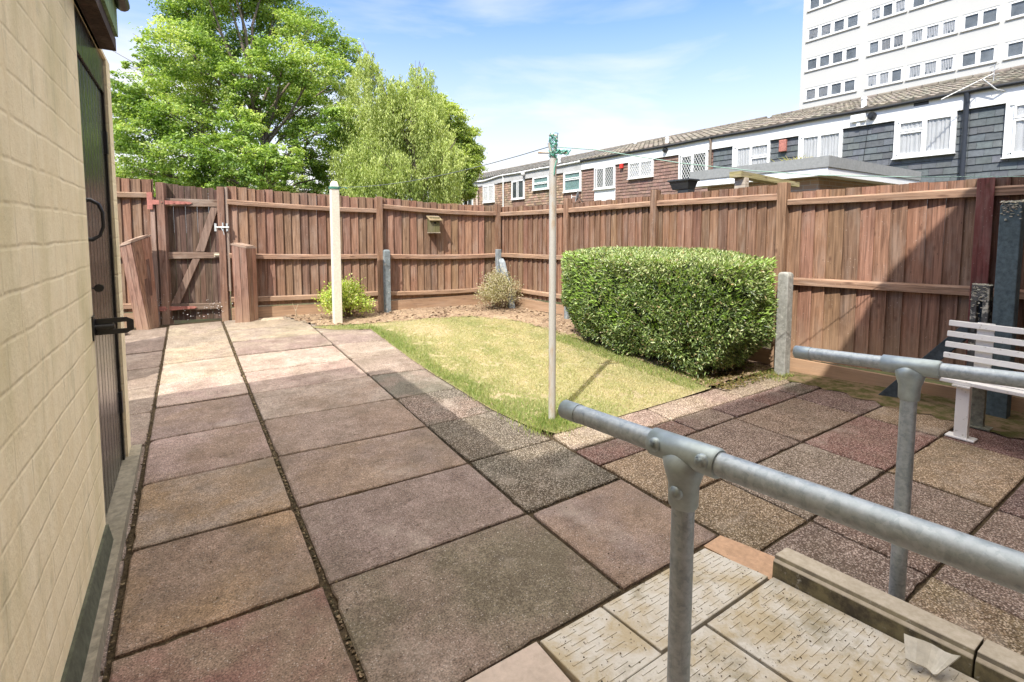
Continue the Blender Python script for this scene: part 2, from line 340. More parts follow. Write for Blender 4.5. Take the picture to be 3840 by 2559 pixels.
    # exposed aggregate court
    xj = [1.98, 2.44, 3.33, 4.19, 4.66]; pal = ['plum', 'brown', 'ochre', 'red', 'dull', 'grey', 'plum', 'brown']
    rows = [2.07, 1.585, 1.115, .652, .19, -.27]
    cm = {(0, 0): 'ochre', (0, 1): 'dull', (0, 2): 'brown', (0, 3): 'plum', (1, 0): 'ochre', (1, 1): 'ochre', (1, 2): 'red', (1, 3): 'ochre', (2, 0): 'dull', (2, 1): 'dull', (2, 2): 'ochre', (2, 3): 'red', (3, 0): 'ochre', (3, 1): 'dull', (3, 2): 'plum', (3, 3): 'red', (4, 0): 'dull', (4, 1): 'plum', (4, 2): 'dull', (4, 3): 'brown'}
    pp = ['brown', 'dull', 'plum', 'ochre', 'brown']
    for j in range(5):
        for i in range(4):
            x0, x1 = xj[i], xj[i+1]
            if j >= 2 and i == 0: x0 = 2.0
            if i == 3 and j in (3, 4): x1 = 4.75
            k = cm[(j, i)] if (j, i) != (1, 2) else 'ochre'
            if j == 1 and 0 < i < 3: k = ['', 'dull', 'ochre'][i]
            if j == 1 and i == 1: k = 'grey'
            if j == 1 and i == 2: k = 'red'
            slab(ag, [(x0, rows[j+1]), (x1, rows[j+1]), (x1, rows[j]), (x0, rows[j])], g(k), jit(base[k], .2, rr), .0045)
    for (x0, x1, k) in ((1.98, 2.45, 'red'), (2.45, 2.92, 'red'), (2.92, 3.38, 'dull'), (3.38, 3.83, 'plum'), (3.83, 4.25, 'red'), (4.25, 4.66, 'moss')):
        slab(ag, [(x0, 2.075), (x1, 2.075), (x1, 2.305), (x0, 2.305)], g(k), g('plum'), .004)
    for (x0, x1, k) in ((1.985, 2.45, 'pale'), (2.45, 2.92, 'pink'), (2.92, 3.37, 'pale'), (3.37, 3.83, 'pink'), (3.83, 4.28, 'pale'), (4.28, 4.66, 'beige')):
        slab(ag, [(x0, 2.31), (x1, 2.31), (x1, 2.56), (x0, 2.56)], g(k), g('beige'), .004)
    tag(sm.build('patio', M['slab']), kind='structure'); tag(ag.build('court_paving', M['agg']), kind='structure')
    # joints: a soil sheet just under the slab faces
    b = MB(); xs = list(np.arange(-1.0, 4.81, .2)); ys = list(np.arange(-.3, 7.6, .2)); nx = len(xs)
    b.add([(x, y, gz(x, y)-.016+rr.uniform(-.003, .003)) for y in ys for x in xs], [(j*nx+i, j*nx+i+1, (j+1)*nx+i+1, (j+1)*nx+i) for j in range(len(ys)-1) for i in range(nx-1)])
    m, t, bs = mat('joint_soil', .95, .1); p = gpos(t); n = noise(t, p, 60, 6, .7)
    lk(t, mix(t, rng_(t, n, .35, .65), (.030, .022, .014), (.10, .075, .045)), bs.inputs['Base Color']); bump(t, bs, n, .8, .006)
    tag(b.build('joint_soil', m), kind='structure')
paving()

# ramp with ribbed slabs
def ramp():
    rz = lambda x, y: .004 + .075*max(0, 1.25-y)
    b = MB(); cw = (.46, .43, .37)
    def pl(q, c, g=.004):
        cen = [sum(p[k] for p in q)/4 for k in (0, 1)]
        a = [(p[0]-math.copysign(g, p[0]-cen[0]), p[1]-math.copysign(g, p[1]-cen[1])) for p in q]
        b.prism(a, lambda x, y: -.04, rz, c)
    y0 = 1.257
    pl([(.935, .975), (1.222, .975), (1.215, y0), (.93, y0)], jit(cw, .05)); pl([(1.224, .985), (1.862, .985), (1.83, y0), (1.217, y0)], jit(cw, .05))
    for k, (ya, yb) in enumerate(((.98, .37), (.37, -.24))):
        pl([(.94, yb), (1.44, yb), (1.44, ya), (.94, ya)], jit(cw, .05)); pl([(1.445, yb), (1.885, yb), (1.875, ya), (1.445, ya)], jit(cw, .05))
    rib = MB()
    y = 1.235; k = 0
    while y > -.2:
        x = .955 + (k % 2)*.048 + random.uniform(0, .01)
        xe = 1.80 + (.06*(1.25-y) if y < 1.2 else 0)
        while x < xe:
            ln = random.uniform(.052, .074)
            if (abs(x+ln/2-1.222) > .05 or y < .97) and (abs(x+ln/2-1.442) > .05 or y > .97) and abs(y-.37) > .016:
                if abs(y-.98) > .016:
                    x2 = min(x+ln, xe+.02); z = rz(x, y)
                    rib.hexa([(x, y, z-.002), (x2, y, rz(x2, y)-.002), (x2, y+.007, rz(x2, y)-.002), (x, y+.007, z-.002), (x, y, z+.0022), (x2, y, rz(x2, y)+.0022), (x2, y+.006, rz(x2, y)+.0012), (x, y+.006, z+.0012)], cw)
            x += .096
        y -= .0215; k += 1
    m, t, bs = mat('ribbed_concrete', .85, .3); p = gpos(t); n1 = noise(t, p, 6, 7, .7, .4); n2 = noise(t, p, 90, 4, .7)
    c = mix(t, rng_(t, n1, .42, .60), (.54, .51, .45), (.42, .35, .235)); c = mix(t, rng_(t, noise(t, mapping(t, p, loc=(5, 2, 1)), 4.5, 7, .7), .53, .68, 0, .75), c, (.21, .175, .095))
    c = mix(t, rng_(t, n2, .62, .7, 0, .8), c, (.05, .04, .025)); lk(t, c, bs.inputs['Base Color']); bump(t, bs, n2, .3, .004)
    rp = b.build('ramp', m, None, .002, 1); rb = rib.build('ramp_ribs', m); tag(rp, kind='structure'); tag(rb, kind='structure')
    # plain concrete infill beside the ramp
    b = MB(); b.prism([(.30, -.3), (.925, -.3), (.925, 1.262), (.30, 1.262)], lambda x, y: -.04, lambda x, y: -.002+.02*max(0, 1.0-y), (.50, .41, .34))
    tag(b.build('concrete_path', stone_mat('pink_screed', 40, .12, .85, 0, .2, stain=.2)), kind='structure')
    # orange screed wedge at the head of the kerb
    b = MB(); b.prism([(1.832, 1.262), (1.876, .93), (1.975, .96), (2.03, 1.02), (1.985, 1.19), (1.962, 1.268)], -.03, lambda x, y: .006, (.47, .30, .19))
    tag(b.build('mortar_patch', stone_mat('orange_mortar', 45, .2, .85, 0, .3, stain=.15)), kind='structure')
ramp()
def kerb():
    t = thing('ramp_kerb', (1.95, .95, 0), 'long mossy concrete kerb edging the right side of the ribbed ramp', 'kerb')
    cc = (.36, .31, .225)
    for a, c in ((.985, .395), (.39, -.25)):
        b = MB(); x = lambda y: 1.885+.02*(.98-y)
        prof = [(-.01, -.04), (.10, -.04), (.10, .085), (.012, .088), (.006, .074), (-.004, .064)]
        n = len(prof); vs = []
        for y in (a, c):
            zb = .075*max(0, 1.25-y)*.8
            vs += [(x(y)+px, y, pz + zb) for px, pz in prof]
        b.add(vs, [tuple(range(n)), tuple(range(2*n-1, n-1, -1))] + [(i, n+i, n+(i+1) % n, (i+1) % n) for i in range(n)], jit(cc, .05))
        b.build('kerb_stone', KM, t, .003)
def kerb_mat():
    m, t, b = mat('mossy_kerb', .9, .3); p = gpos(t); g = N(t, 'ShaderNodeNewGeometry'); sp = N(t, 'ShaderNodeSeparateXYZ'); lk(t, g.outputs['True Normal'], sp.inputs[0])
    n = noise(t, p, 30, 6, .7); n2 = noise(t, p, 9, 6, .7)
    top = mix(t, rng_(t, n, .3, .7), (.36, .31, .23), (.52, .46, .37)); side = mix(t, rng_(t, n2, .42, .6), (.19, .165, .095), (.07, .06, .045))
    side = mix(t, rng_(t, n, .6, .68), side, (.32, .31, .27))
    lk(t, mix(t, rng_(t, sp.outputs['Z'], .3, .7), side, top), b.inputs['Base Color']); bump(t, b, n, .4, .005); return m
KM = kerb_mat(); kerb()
def render_chip():
    b = MB(); n = 8; vs = []
    for j in range(2):
        for i in range(n+1):
            u = i/n; y = (.540-.125*u) if j else (.520-.075*u-.012*math.sin(u*3.14)); x = (1.765+.04*u if j else 1.775+.012*u) - .006*math.sin(u*9)
            vs.append((x+.055 if j else x, y, (.128 if j else .085)+.004*math.sin(u*7)))
    vs += [(v[0]+.004, v[1], v[2]-.006) for v in vs]; k = n+1
    fs = [(i, i+1, k+i+1, k+i) for i in range(n)] + [(2*k+i+1, 2*k+i, 3*k+i, 3*k+i+1) for i in range(n)] + [(i+1, i, 2*k+i, 2*k+i+1) for i in range(n)] + [(k+i, k+i+1, 3*k+i+1, 3*k+i) for i in range(n)] + [(0, k, 3*k, 2*k), (n, 2*k+n, 3*k+n, k+n)]
    b.add(vs, fs, (.56, .53, .46))
    tag(b.build('plaster_flake', stone_mat('flaked_render', 40, .15, .8, 0, .2)), 'curved piece of pale flaked render leaning on the ramp kerb', 'plaster flake')
render_chip()

# ------------------------------------------------------------------ handrails
def handrail(x, ends, zt, label):
    sl = -.075; zz = lambda y: zt + sl*(y-.66); base = (x, .66, gz(x, .66))
    t = thing('handrail', base, label, 'handrail', 'tubular steel handrails either side of the ramp')
    far, near = ends
    b = MB(); b.tube([(x, far, zz(far)), (x, far-.004, zz(far-.004)), (x, near, zz(near))], .0245, 24); b.build('rail_tube', M['steel'], t)
    b = MB(); b.tube([(x, far+.004, zz(far)), (x, far+.001, zz(far)), (x, far-.06, zz(far-.06))], [.021, .0262, .0262], 24); b.build('end_cap', M['steel_paint'], t)
    b = MB(); b.tube([(x, .66, -.02), (x, .66, zt-.05)], .0245, 24); b.build('post', M['steel'], t)
    b = MB(); y0, y1 = .66+.085, .66-.085
    b.tube([(x, y0, zz(y0)), (x, y0-.004, zz(y0)), (x, y1+.004, zz(y1)), (x, y1, zz(y1))], [.028, .031, .031, .028], 28)
    b.tube([(x, .66, zt-.12), (x, .66, zt-.116), (x, .66, zt-.07), (x, .66, zt-.045), (x, .66, zt-.018), (x, .66, zt)], [.029, .0315, .0325, .040, .046, .03], 28); tf = b.build('tee_fitting', M['steel_paint'], t)
    for (yy, zo) in (((.66+.06, 0), (.66-.06, 0), (.66, -.088)) if x < 1 else ()):
        c = Vector((x, yy, (zz(yy) if zo == 0 else zt)+zo)); d = Vector((-.95, -.12, .22)).normalized()
        b = MB(); b.tube([c+d*.022, c+d*.034, c+d*.0385, c+d*.0385, c+d*.033], [.0165, .0145, .012, .0078, .0068], 18, (.2, .2, .2)); s_ = b.build('set_screw', M['steel_paint'], tf); s_['_base'] = tuple(base)
        s_.parent = tf
        b = MB(); b.tube([c+d*.033, c+d*.0378], .0072, 12); hb = b.build('screw_socket', M['dark'], t)
handrail(.88, (1.065, -.25), .904, 'nearest grey galvanised handrail with round end cap and screwed tee, left of the ramp')
handrail(2.13, (1.055, -.25), .904, 'farther galvanised handrail with tee fitting standing on the paving before the white bench')

# ------------------------------------------------------------------ shed wall on the left
def shed():
    X = -.35; base = (-.9, 1.8, gz(-.4, 1.8))
    t = thing('brick_outhouse', base, 'cream painted brick outhouse with dark boarded door at the left edge', 'outhouse')
    m, tt, bs = mat('cream_painted_brick', .75, .3); p = gpos(tt)
    sp = N(tt, 'ShaderNodeSeparateXYZ'); lk(tt, p, sp.inputs[0]); cb = N(tt, 'ShaderNodeCombineXYZ'); lk(tt, math_(tt, 'ADD', sp.outputs['Y'], sp.outputs['X']), cb.inputs[0]); lk(tt, sp.outputs['Z'], cb.inputs[1])
    wob = noise(tt, p, 5, 4, .6); vv = N(tt, 'ShaderNodeVectorMath'); vv.operation = 'ADD'; lk(tt, cb.outputs[0], vv.inputs[0])
    c3 = N(tt, 'ShaderNodeCombineXYZ'); lk(tt, math_(tt, 'MULTIPLY', wob, .02), c3.inputs[1]); lk(tt, math_(tt, 'MULTIPLY', wob, .03), c3.inputs[0]); lk(tt, c3.outputs[0], vv.inputs[1])
    br = N(tt, 'ShaderNodeTexBrick'); lk(tt, vv.outputs[0], br.inputs['Vector']); br.inputs['Scale'].default_value = 1; br.inputs['Brick Width'].default_value = .26; br.inputs['Row Height'].default_value = .104; br.inputs['Mortar Size'].default_value = .009; br.inputs['Mortar Smooth'].default_value = 1
    n1 = noise(tt, mapping(tt, p, (1, 2.2, .8)), 7, 7, .7); n2 = noise(tt, p, 60, 5, .7); n3 = noise(tt, mapping(tt, p, (1, 1.5, .6), (2, 3, 1)), 2.2, 5, .6)
    c = mix(tt, rng_(tt, n1, .35, .7), (.80, .68, .44), (.90, .80, .57)); c = mix(tt, rng_(tt, n3, .48, .70, 0, .7), c, (.56, .50, .27)); c = mix(tt, rng_(tt, noise(tt, mapping(tt, p, (1, 3, 1.2), (7, 1, 4)), 3.1, 7, .7), .55, .72, 0, .6), c, (.46, .42, .26))
    c = mix(tt, math_(tt, 'MULTIPLY', br.outputs['Fac'], rng_(tt, n1, .45, .65, 0, .5)), c, (.50, .42, .27)); c = mix(tt, rng_(tt, n2, .66, .72, 0, .75), c, (.30, .24, .13)); c = mix(tt, rng_(tt, noise(tt, p, 150, 3, .7), .66, .72, 0, .5), c, (.34, .28, .16))
    lk(tt, mix(tt, 1, c, (1.06, 1.05, 1.03), 'MULTIPLY'), bs.inputs['Base Color'])
    h = math_(tt, 'ADD', math_(tt, 'MULTIPLY', math_(tt, 'MULTIPLY', br.outputs['Fac'], rng_(tt, n1, .35, .65)), -1.2), math_(tt, 'ADD', math_(tt, 'MULTIPLY', n2, .7), math_(tt, 'MULTIPLY', n1, 2.2))); bump(tt, bs, h, .32, .010)
    g0 = -.05; zt = 2.33; yd0, yd1, ye = 2.62, 3.50, 3.66
    b = MB()
    b.box(X-.11, -.25, g0+.15, X, yd0, zt); b.box(X-.11, yd1, g0, X, ye, zt-.0)
    b.box(-2.2, ye-.11, g0, X-.11, ye-.001, zt); b.box(-2.2, -.25, g0, -2.09, ye-.11, zt); b.box(X-.11, yd0, 2.31, X-.0, yd1, zt)
    b.build('wall', m, t)
    b = MB(); b.hexa([(X-.11, -.25, g0), (X+.046, -.25, g0), (X+.046, yd0-.01, g0), (X-.11, yd0-.01, g0), (X-.11, -.25, .13), (X+.010, -.25, .13), (X+.010, yd0-.01, .14), (X-.11, yd0-.01, .14)], (.095, .10, .07)); b.build('plinth', stone_mat('grey_green_plinth', 30, .35, .9, 0, .5), t)
    b = MB(); b.hexa([(X-.12, -.25, g0-.03), (X+.058, -.25, g0-.03), (X+.058, ye, g0), (X-.12, ye, g0), (X-.12, -.25, .0), (X+.052, -.25, -.0), (X+.052, ye, gz(-.35, ye)+.03), (X-.12, ye, gz(-.35, ye)+.03)], (.27, .24, .18)); b.build('threshold', M['concrete'], t)
    # door
    md, td, bd = mat('black_gloss_door', .22, .6); p = gpos(td); n = noise(td, mapping(td, p, (60, 60, 3)), 1.2, 4, .6); n4 = noise(td, p, 40, 4, .6)
    lk(td, mix(td, rng_(td, n4, .64, .72, 0, .6), (.022, .022, .02), (.10, .09, .08)), bd.inputs['Base Color']); lk(td, rng_(td, n, .3, .7, .16, .34), bd.inputs['Roughness']); bump(td, bd, n, .15, .003)
    dz0, dz1 = gz(-.35, 3)+.05, 2.12
    b = MB(); nb = 9; w = (yd1-.04-yd0-.03)/nb
    for i in range(nb):
        y = yd0+.03+i*w; b.hexa([(X-.06, y+.003, dz0), (X-.022, y+.003, dz0), (X-.022, y+w-.003, dz0), (X-.06, y+w-.003, dz0), (X-.06, y+.003, dz1), (X-.022, y+.003, dz1), (X-.022, y+w-.003, dz1), (X-.06, y+w-.003, dz1)])
    b.box(X-.065, yd0+.03, dz0, X-.032, yd1-.04, dz1)
    d = b.build('door', md, t, .004, 2)
    b = MB(); b.box(X-.09, yd0, dz0-.02, X-.012, yd0+.028, 2.31); b.box(X-.09, yd1-.038, dz0-.02, X-.012, yd1, 2.31); b.box(X-.085, yd0+.028, 2.125, X-.012, yd1-.038, 2.31); b.build('door_frame', md, t)
    b = MB(); hx = X-.022; hy = yd0+.075   # bow handle
    pts = [(hx, hy, 1.51), (hx+.025, hy+.005, 1.512), (hx+.050, hy+.012, 1.495), (hx+.062, hy+.014, 1.46), (hx+.062, hy+.014, 1.40), (hx+.050, hy+.012, 1.362), (hx+.025, hy+.005, 1.345), (hx, hy, 1.347)]
    b.tube(pts, [.011, .009, .007, .0065, .0065, .007, .009, .011], 10)
    for z in (1.525, 1.332): b.tube([(hx-.002, hy, z), (hx+.006, hy, z)], [.017, .014], 12)
    b.build('handle', M['black'], d)['_base'] = tuple(base)
    b = MB(); b.tube([(hx, hy+.005, 1.14), (hx+.04, hy+.005, 1.14)], .003, 8); b.tube([(hx+.037, hy-.001, 1.14), (hx+.037, hy+.005, 1.14)], [.017, .017], 14); b.build('key', M['black'], d)
    b = MB(); z = .985       # hasp and staple
    b.box(X-.003, yd0-.045, z-.05, X+.006, yd0+.01, z+.05)
    y_ = yd0+.0; b.box(X+.006, y_-.003, z-.034, X+.062, y_+.003, z+.034); b.box(X+.062, y_-.003, z+.014, X+.108, y_+.003, z+.034); b.box(X+.062, y_-.003, z-.034, X+.108, y_+.003, z-.014)
    b.hexa([(X+.108, y_-.003, z-.034), (X+.132, y_-.003, z-.020), (X+.132, y_+.003, z-.020), (X+.108, y_+.003, z-.034), (X+.108, y_-.003, z+.034), (X+.132, y_-.003, z+.020), (X+.132, y_+.003, z+.020), (X+.108, y_+.003, z+.034)])
    b.tube([(X-.0, y_-.012, z), (X+.07, y_-.012, z)], .011, 10)
    b.build('hasp', M['black'], d)
    for z in (1.86, .42):
        b = MB(); b.box(X-.03, yd1-.05, z-.06, X-.008, yd1-.01, z+.06); b.build('hinge', M['black'], d)
    yr = 3.31
    b = MB(); b.hexa([(-2.4, -.25, 2.70), (-.29, -.25, 2.50), (-.29, yr, 2.50), (-2.4, yr, 2.70), (-2.4, -.25, 2.76), (-.25, -.25, 2.56), (-.25, yr, 2.56), (-2.4, yr, 2.76)], (.05, .05, .05)); b.build('roof', M['concrete'], t)
    b = MB(); b.box(-.36, -.25, 2.31, -.285, yr, 2.372, (.055, .035, .025)); b.box(-.36, -.25, 2.372, -.30, yr, 2.50, (.055, .035, .025)); b.build('soffit_board', M['darkwood'], t)
    b = MB(); b.box(-.298, -.25, 2.374, -.272, yr-.03, 2.52, (.20, .32, .17)); b.build('fascia', M['darkwood'], t)
    b = MB(); b.tube([(-.245, -.25, 2.545), (-.245, yr-.05, 2.53)], .03, 12, (.03, .03, .03)); b.build('gutter', M['black'], t)
shed()

# ------------------------------------------------------------------ fences
RED = (.235, .142, .094); REDL = (.29, .19, .13); GATE = (.115, .074, .056)
def frame(a, b, side=1):
    a = Vector((a[0], a[1], 0)); b = Vector((b[0], b[1], 0)); u = (b-a).normalized(); n = Vector((u.y, -u.x, 0))*side
    return lambda s, d, z: a + u*s + n*d + Vector((0, 0, z)), (b-a).length
def lbox(mb, P, s0, s1, d0, d1, z0, z1, c, z1b=None):
    z1b = z1 if z1b is None else z1b
    mb.hexa([P(s0, d0, z0), P(s1, d0, z0), P(s1, d1, z0), P(s0, d1, z0), P(s0, d0, z1), P(s1, d0, z1b), P(s1, d1, z1b), P(s0, d1, z1)], c)
def bay(parent, a, b, top0, top1, rails, gb, col=RED, bw=.107, s0=.0, s1=None, zlow=None, rr=random.Random(5), w=.0):
    P, L = frame(a, b); s1 = L if s1 is None else s1
    mb = MB(); s = s0
    while s < s1-.01:
        wd = min(bw*rr.uniform(.9, 1.1), s1-s); f = (s-s0)/(s1-s0); zt = top0+(top1-top0)*f + rr.uniform(-.008, .008) - w*4*f*(1-f)
        zb = (gb[1]+.01) if zlow is None else zlow
        c = jit(col, .24, rr); lean = rr.uniform(-.003, .003)
        # feather edge: thick edge left, thin edge right tucked behind
        dt = rr.uniform(-.004, .004)
        mb.hexa([P(s-.004, -.076, zb), P(s+wd-.003, -.076, zb), P(s+wd-.003, -.044+dt, zb), P(s-.004, -.066, zb),
                 P(s-.004+lean, -.076, zt), P(s+wd-.003+lean, -.076, zt), P(s+wd-.003+lean, -.044+dt, zt), P(s-.004+lean, -.066, zt)], c)
        s += wd
    mb.build('fence_boards', M['fence'], parent)
    for (z0a, z1a, z0b, z1b) in rails:
        mb = MB(); n = 8; prof = [(-.045, 0), (0, .004), (0, .8), (-.020, 1), (-.045, 1)]; vs = []
        for i in range(n+1):
            s = s0+.0+(s1-s0)*i/n; f = i/n; zb = z0a+(z0b-z0a)*f-w*4*f*(1-f); zt = z1a+(z1b-z1a)*f-w*4*f*(1-f)
            vs += [P(s, d-.002, zb+(zt-zb)*q) for d, q in prof]
        k = len(prof); mb.add(vs, [tuple(range(k))[::-1], tuple(range(n*k, n*k+k))] + [(i*k+j, i*k+(j+1) % k, (i+1)*k+(j+1) % k, (i+1)*k+j) for i in range(n) for j in range(k)], jit(REDL, .1, rr))
        mb.build('rail', M['rail'], parent)
    mb = MB(); lbox(mb, P, s0, s1, -.055, -.015, gb[0], gb[1], jit((.33, .21, .13), .08, rr), gb[2]); mb.build('gravel_board', M['rail'], parent)
def post(parent, a, b, s, w, z0, z1, col=RED, d0=-.09, d1=.012, slope=.0, m='fence'):
    P, L = frame(a, b); mb = MB(); c = jit(col, .1)
    mb.hexa([P(s-w/2, d0, z0), P(s+w/2, d0, z0), P(s+w/2, d1, z0), P(s-w/2, d1, z0), P(s-w/2, d0, z1+slope), P(s+w/2, d0, z1+slope), P(s+w/2, d1, z1), P(s-w/2, d1, z1)], c)
    return mb.build('fence_post', M[m], parent, .003)
g1, g2, g3, g4 = (.39, 7.36), (2.30, 7.02), (4.22, 6.86), (-.36, 7.58)
fb = thing('garden_fence', (2.3, 7.0, .2), 'sagging red brown close board fence behind the lawn, right of the gate', 'fence', 'close board garden fences')
RL = [(1.735, 1.80, 1.655, 1.712), (1.035, 1.100, .995, 1.060), (.457, .522, .452, .515)]
bay(fb, g1, g2, 1.965, 1.862, RL, (.16, .375, .36), s0=.02, w=.012)
RL2 = [(1.722, 1.788, 1.646, 1.712), (.998, 1.064, .967, 1.032), (.45, .506, .425, .488)]
bay(fb, g2, g3, 1.872, 1.812, RL2, (.17, .355, .372), w=.022, bw=.112)
post(fb, g2, g3, 0, .085, .1, 1.885); post(fb, g2, g3, 1.925, .085, .1, 1.83)
fr = thing('garden_fence', (4.66, 4.0, .1), 'longest red brown close board fence running beside the clipped hedge', 'fence', 'close board garden fences')
c1, c2, c3, c4 = (4.25, 6.80), (4.52, 5.50), (4.676, 4.04), (4.83, 2.59)
bay(fr, c1, c2, 1.785, 1.785, [(1.636, 1.70, 1.656, 1.722), (.972, 1.035, .975, 1.04), (.43, .493, .40, .465)], (.17, .33, .305), bw=.10, s0=-.10)
bay(fr, c2, c3, 1.790, 1.822, [(1.657, 1.722, 1.692, 1.757), (.97, 1.035, .96, 1.025), (.40, .46, .36, .42)], (.10, .30, .25), bw=.10)
bay(fr, c3, c4, 1.828, 1.850, [(1.692, 1.757, 1.694, 1.76), (.96, 1.025, .93, .995), (.36, .42, .30, .36)], (.05, .25, .2), bw=.10)
post(fr, c2, c3, 0, .085, .1, 1.86); post(fr, c3, c4, 0, .08, .05, 1.885); post(fr, c3, c4, 1.46, .085, -.02, 1.86, slope=.0)
fn = thing('garden_fence', (5.0, 1.9, 0), 'wide boarded fence bay between the hedge and the bench, crossed by the house shadow', 'fence', 'close board garden fences')
c5 = (5.175, 1.24)
bay(fn, c4, c5, 1.772, 1.800, [(1.642, 1.697, 1.660, 1.735), (.872, .940, .876, .952)], (-.03, .15, .11), bw=.118, s0=.05, zlow=.15)
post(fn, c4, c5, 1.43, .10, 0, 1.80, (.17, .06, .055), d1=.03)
c6 = (5.19, 1.10); c7 = (5.24, -.3)
fd = thing('garden_fence', (5.2, .4, 0), 'shaded fence bay behind the white bench at the right edge', 'fence', 'close board garden fences')
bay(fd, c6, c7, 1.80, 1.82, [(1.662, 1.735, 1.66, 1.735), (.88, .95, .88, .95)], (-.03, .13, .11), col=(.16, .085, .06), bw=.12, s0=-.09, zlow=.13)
# fence left of the gate
g5 = (-1.35, 7.86)
fl = thing('garden_fence', (-.85, 7.7, .2), 'short fence bay left of the gate, seen past the outhouse', 'fence', 'close board garden fences')
bay(fl, g5, g4, 2.06, 2.03, [(1.80, 1.865, 1.80, 1.865), (1.06, 1.125, 1.06, 1.125), (.42, .485, .42, .485)], (.15, .36, .36), s1=1.0)
post(fl, g5, g4, 1.0, .05, .1, 1.80, (.33, .24, .19), d1=.0)

fz = thing('garden_fence', (-1.55, 5.3, .1), 'short boundary fence beyond the outhouse whose shadow falls on the path edge', 'fence', 'close board garden fences')
bay(fz, (-1.52, 4.5), (-1.52, 6.0), 1.98, 2.0, [(1.72, 1.78, 1.72, 1.78), (1.06, 1.12, 1.06, 1.12)], (.05, .25, .25))
# ------------------------------------------------------------------ gate
def gate():
    P, L = frame(g4, g1)     # length ~.78
    t = thing('garden_gate', tuple(P(L/2, 0, .2)), 'brown ledged and braced wooden gate with red strap hinges', 'gate')
    P0, P1 = .10, L-.085
    mb = MB(); s = P0; rr = random.Random(9); n = 9; w = (P1-P0)/n
    for i in range(n):
        zt = 1.985-.06*i/n + rr.uniform(-.01, .01); lbox(mb, P, s+.003, s+w-.003, -.11-.008*(i % 2), -.09-.004*(i % 2), .235, zt, jit(GATE, .25, rr)); s += w
    mb.build('gate_boards', M['darkwood'], t)
    gc = (.23, .165, .13)
    for nm, z0, z1, e0, e1 in (('ledge', 1.70, 1.80, P0-.03, P1), ('ledge', 1.035, 1.12, P0, P1+.02), ('ledge', .37, .455, P0, P1+.01)):
        mb = MB(); lbox(mb, P, e0, e1, -.088, -.045, z0, z1, jit(gc, .1), z1-.012); mb.build(nm, M['oldwood'], t, .003)
    mb = MB()
    for (sa, za, sb, zb) in ((P0+.005, .456, P0+.27, 1.034), (P0+.305, 1.121, P0+.50, 1.69)):
        mb.hexa([P(sa, -.088, za), P(sa+.10, -.088, za), P(sa+.10, -.05, za), P(sa, -.05, za), P(sb, -.088, zb), P(sb+.085, -.088, zb), P(sb+.085, -.05, zb), P(sb, -.05, zb)], gc)
    mb.build('brace', M['darkwood'], t, .003)
    mb = MB(); lbox(mb, P, .02, .105, -.13, .01, .12, 1.99, jit((.22, .135, .10), .05)); mb.build('gate_post', M['fence'], t, .004)
    mb = MB(); lbox(mb, P, L-.095, L-.015, -.13, .0, .12, 1.955, jit((.20, .12, .085), .05)); mb.build('gate_post', M['fence'], t, .004)
    mb = MB(); lbox(mb, P, L-.008, L+.022, -.10, -.02, .6, 1.955, (.36, .29, .24)); mb.build('slip_stile', M['fence'], t)
    for z in (1.745, .405):
        mb = MB(); s0 = -.02 if z > 1 else .0
        mb.hexa([P(s0, .012, z-.03), P(.37, -.040, z-.018), P(.37, -.034, z-.018), P(s0, .02, z-.03), P(s0, .012, z+.03), P(.37, -.040, z+.012), P(.37, -.034, z+.012), P(s0, .02, z+.03)])
        mb.hexa([P(.37, -.040, z-.018), P(.395, -.040, z-.006), P(.395, -.034, z-.006), P(.37, -.034, z-.018), P(.37, -.040, z+.012), P(.395, -.040, z+.0), P(.395, -.034, z+.0), P(.37, -.034, z+.012)])
        if z > 1: lbox(mb, P, -.075, -.018, .008, .02, z-.09, z+.12, (.4, .1, .1))
        for ss in (.08, .20, .32): q = P(ss, .022-.052*ss/.42, z); mb.tube([q, q+Vector((0, -.008, 0))], .008, 8)
        mb.build('strap_hinge', M['red'], t)
    zn = flat_mat('zinc_bolt', (.62, .66, .65), .4, .5, .4, .2, 40)
    mb = MB(); z = 1.435
    lbox(mb, P, L-.135, L-.11, .0, .008, z-.05, z+.05, (.6,)*3); q = P(L-.12, .014, z); mb.tube([q, P(L+.035, .014, z)], .009, 8); lbox(mb, P, L-.045, L-.03, .0, .012, z-.045, z+.06, (.6,)*3); lbox(mb, P, L+.0, L+.02, -.018, .012, z-.05, z+.05, (.6,)*3)
    mb.tube([P(L-.06, .016, z), P(L-.03, .03, z-.05), P(L-.02, .03, z-.1)], .004, 6); mb.build('bolt', zn, t)
    zb_ = flat_mat('brass_bolt', (.50, .44, .33), .5, .4, .3, .25, 40)
    mb = MB(); z = 1.075; lbox(mb, P, L-.165, L+.005, -.044, -.038, z-.025, z+.03, (.5,)*3); mb.tube([P(L-.155, -.030, z), P(L+.02, -.030, z)], .010, 8); mb.build('bolt', zb_, t)
gate()
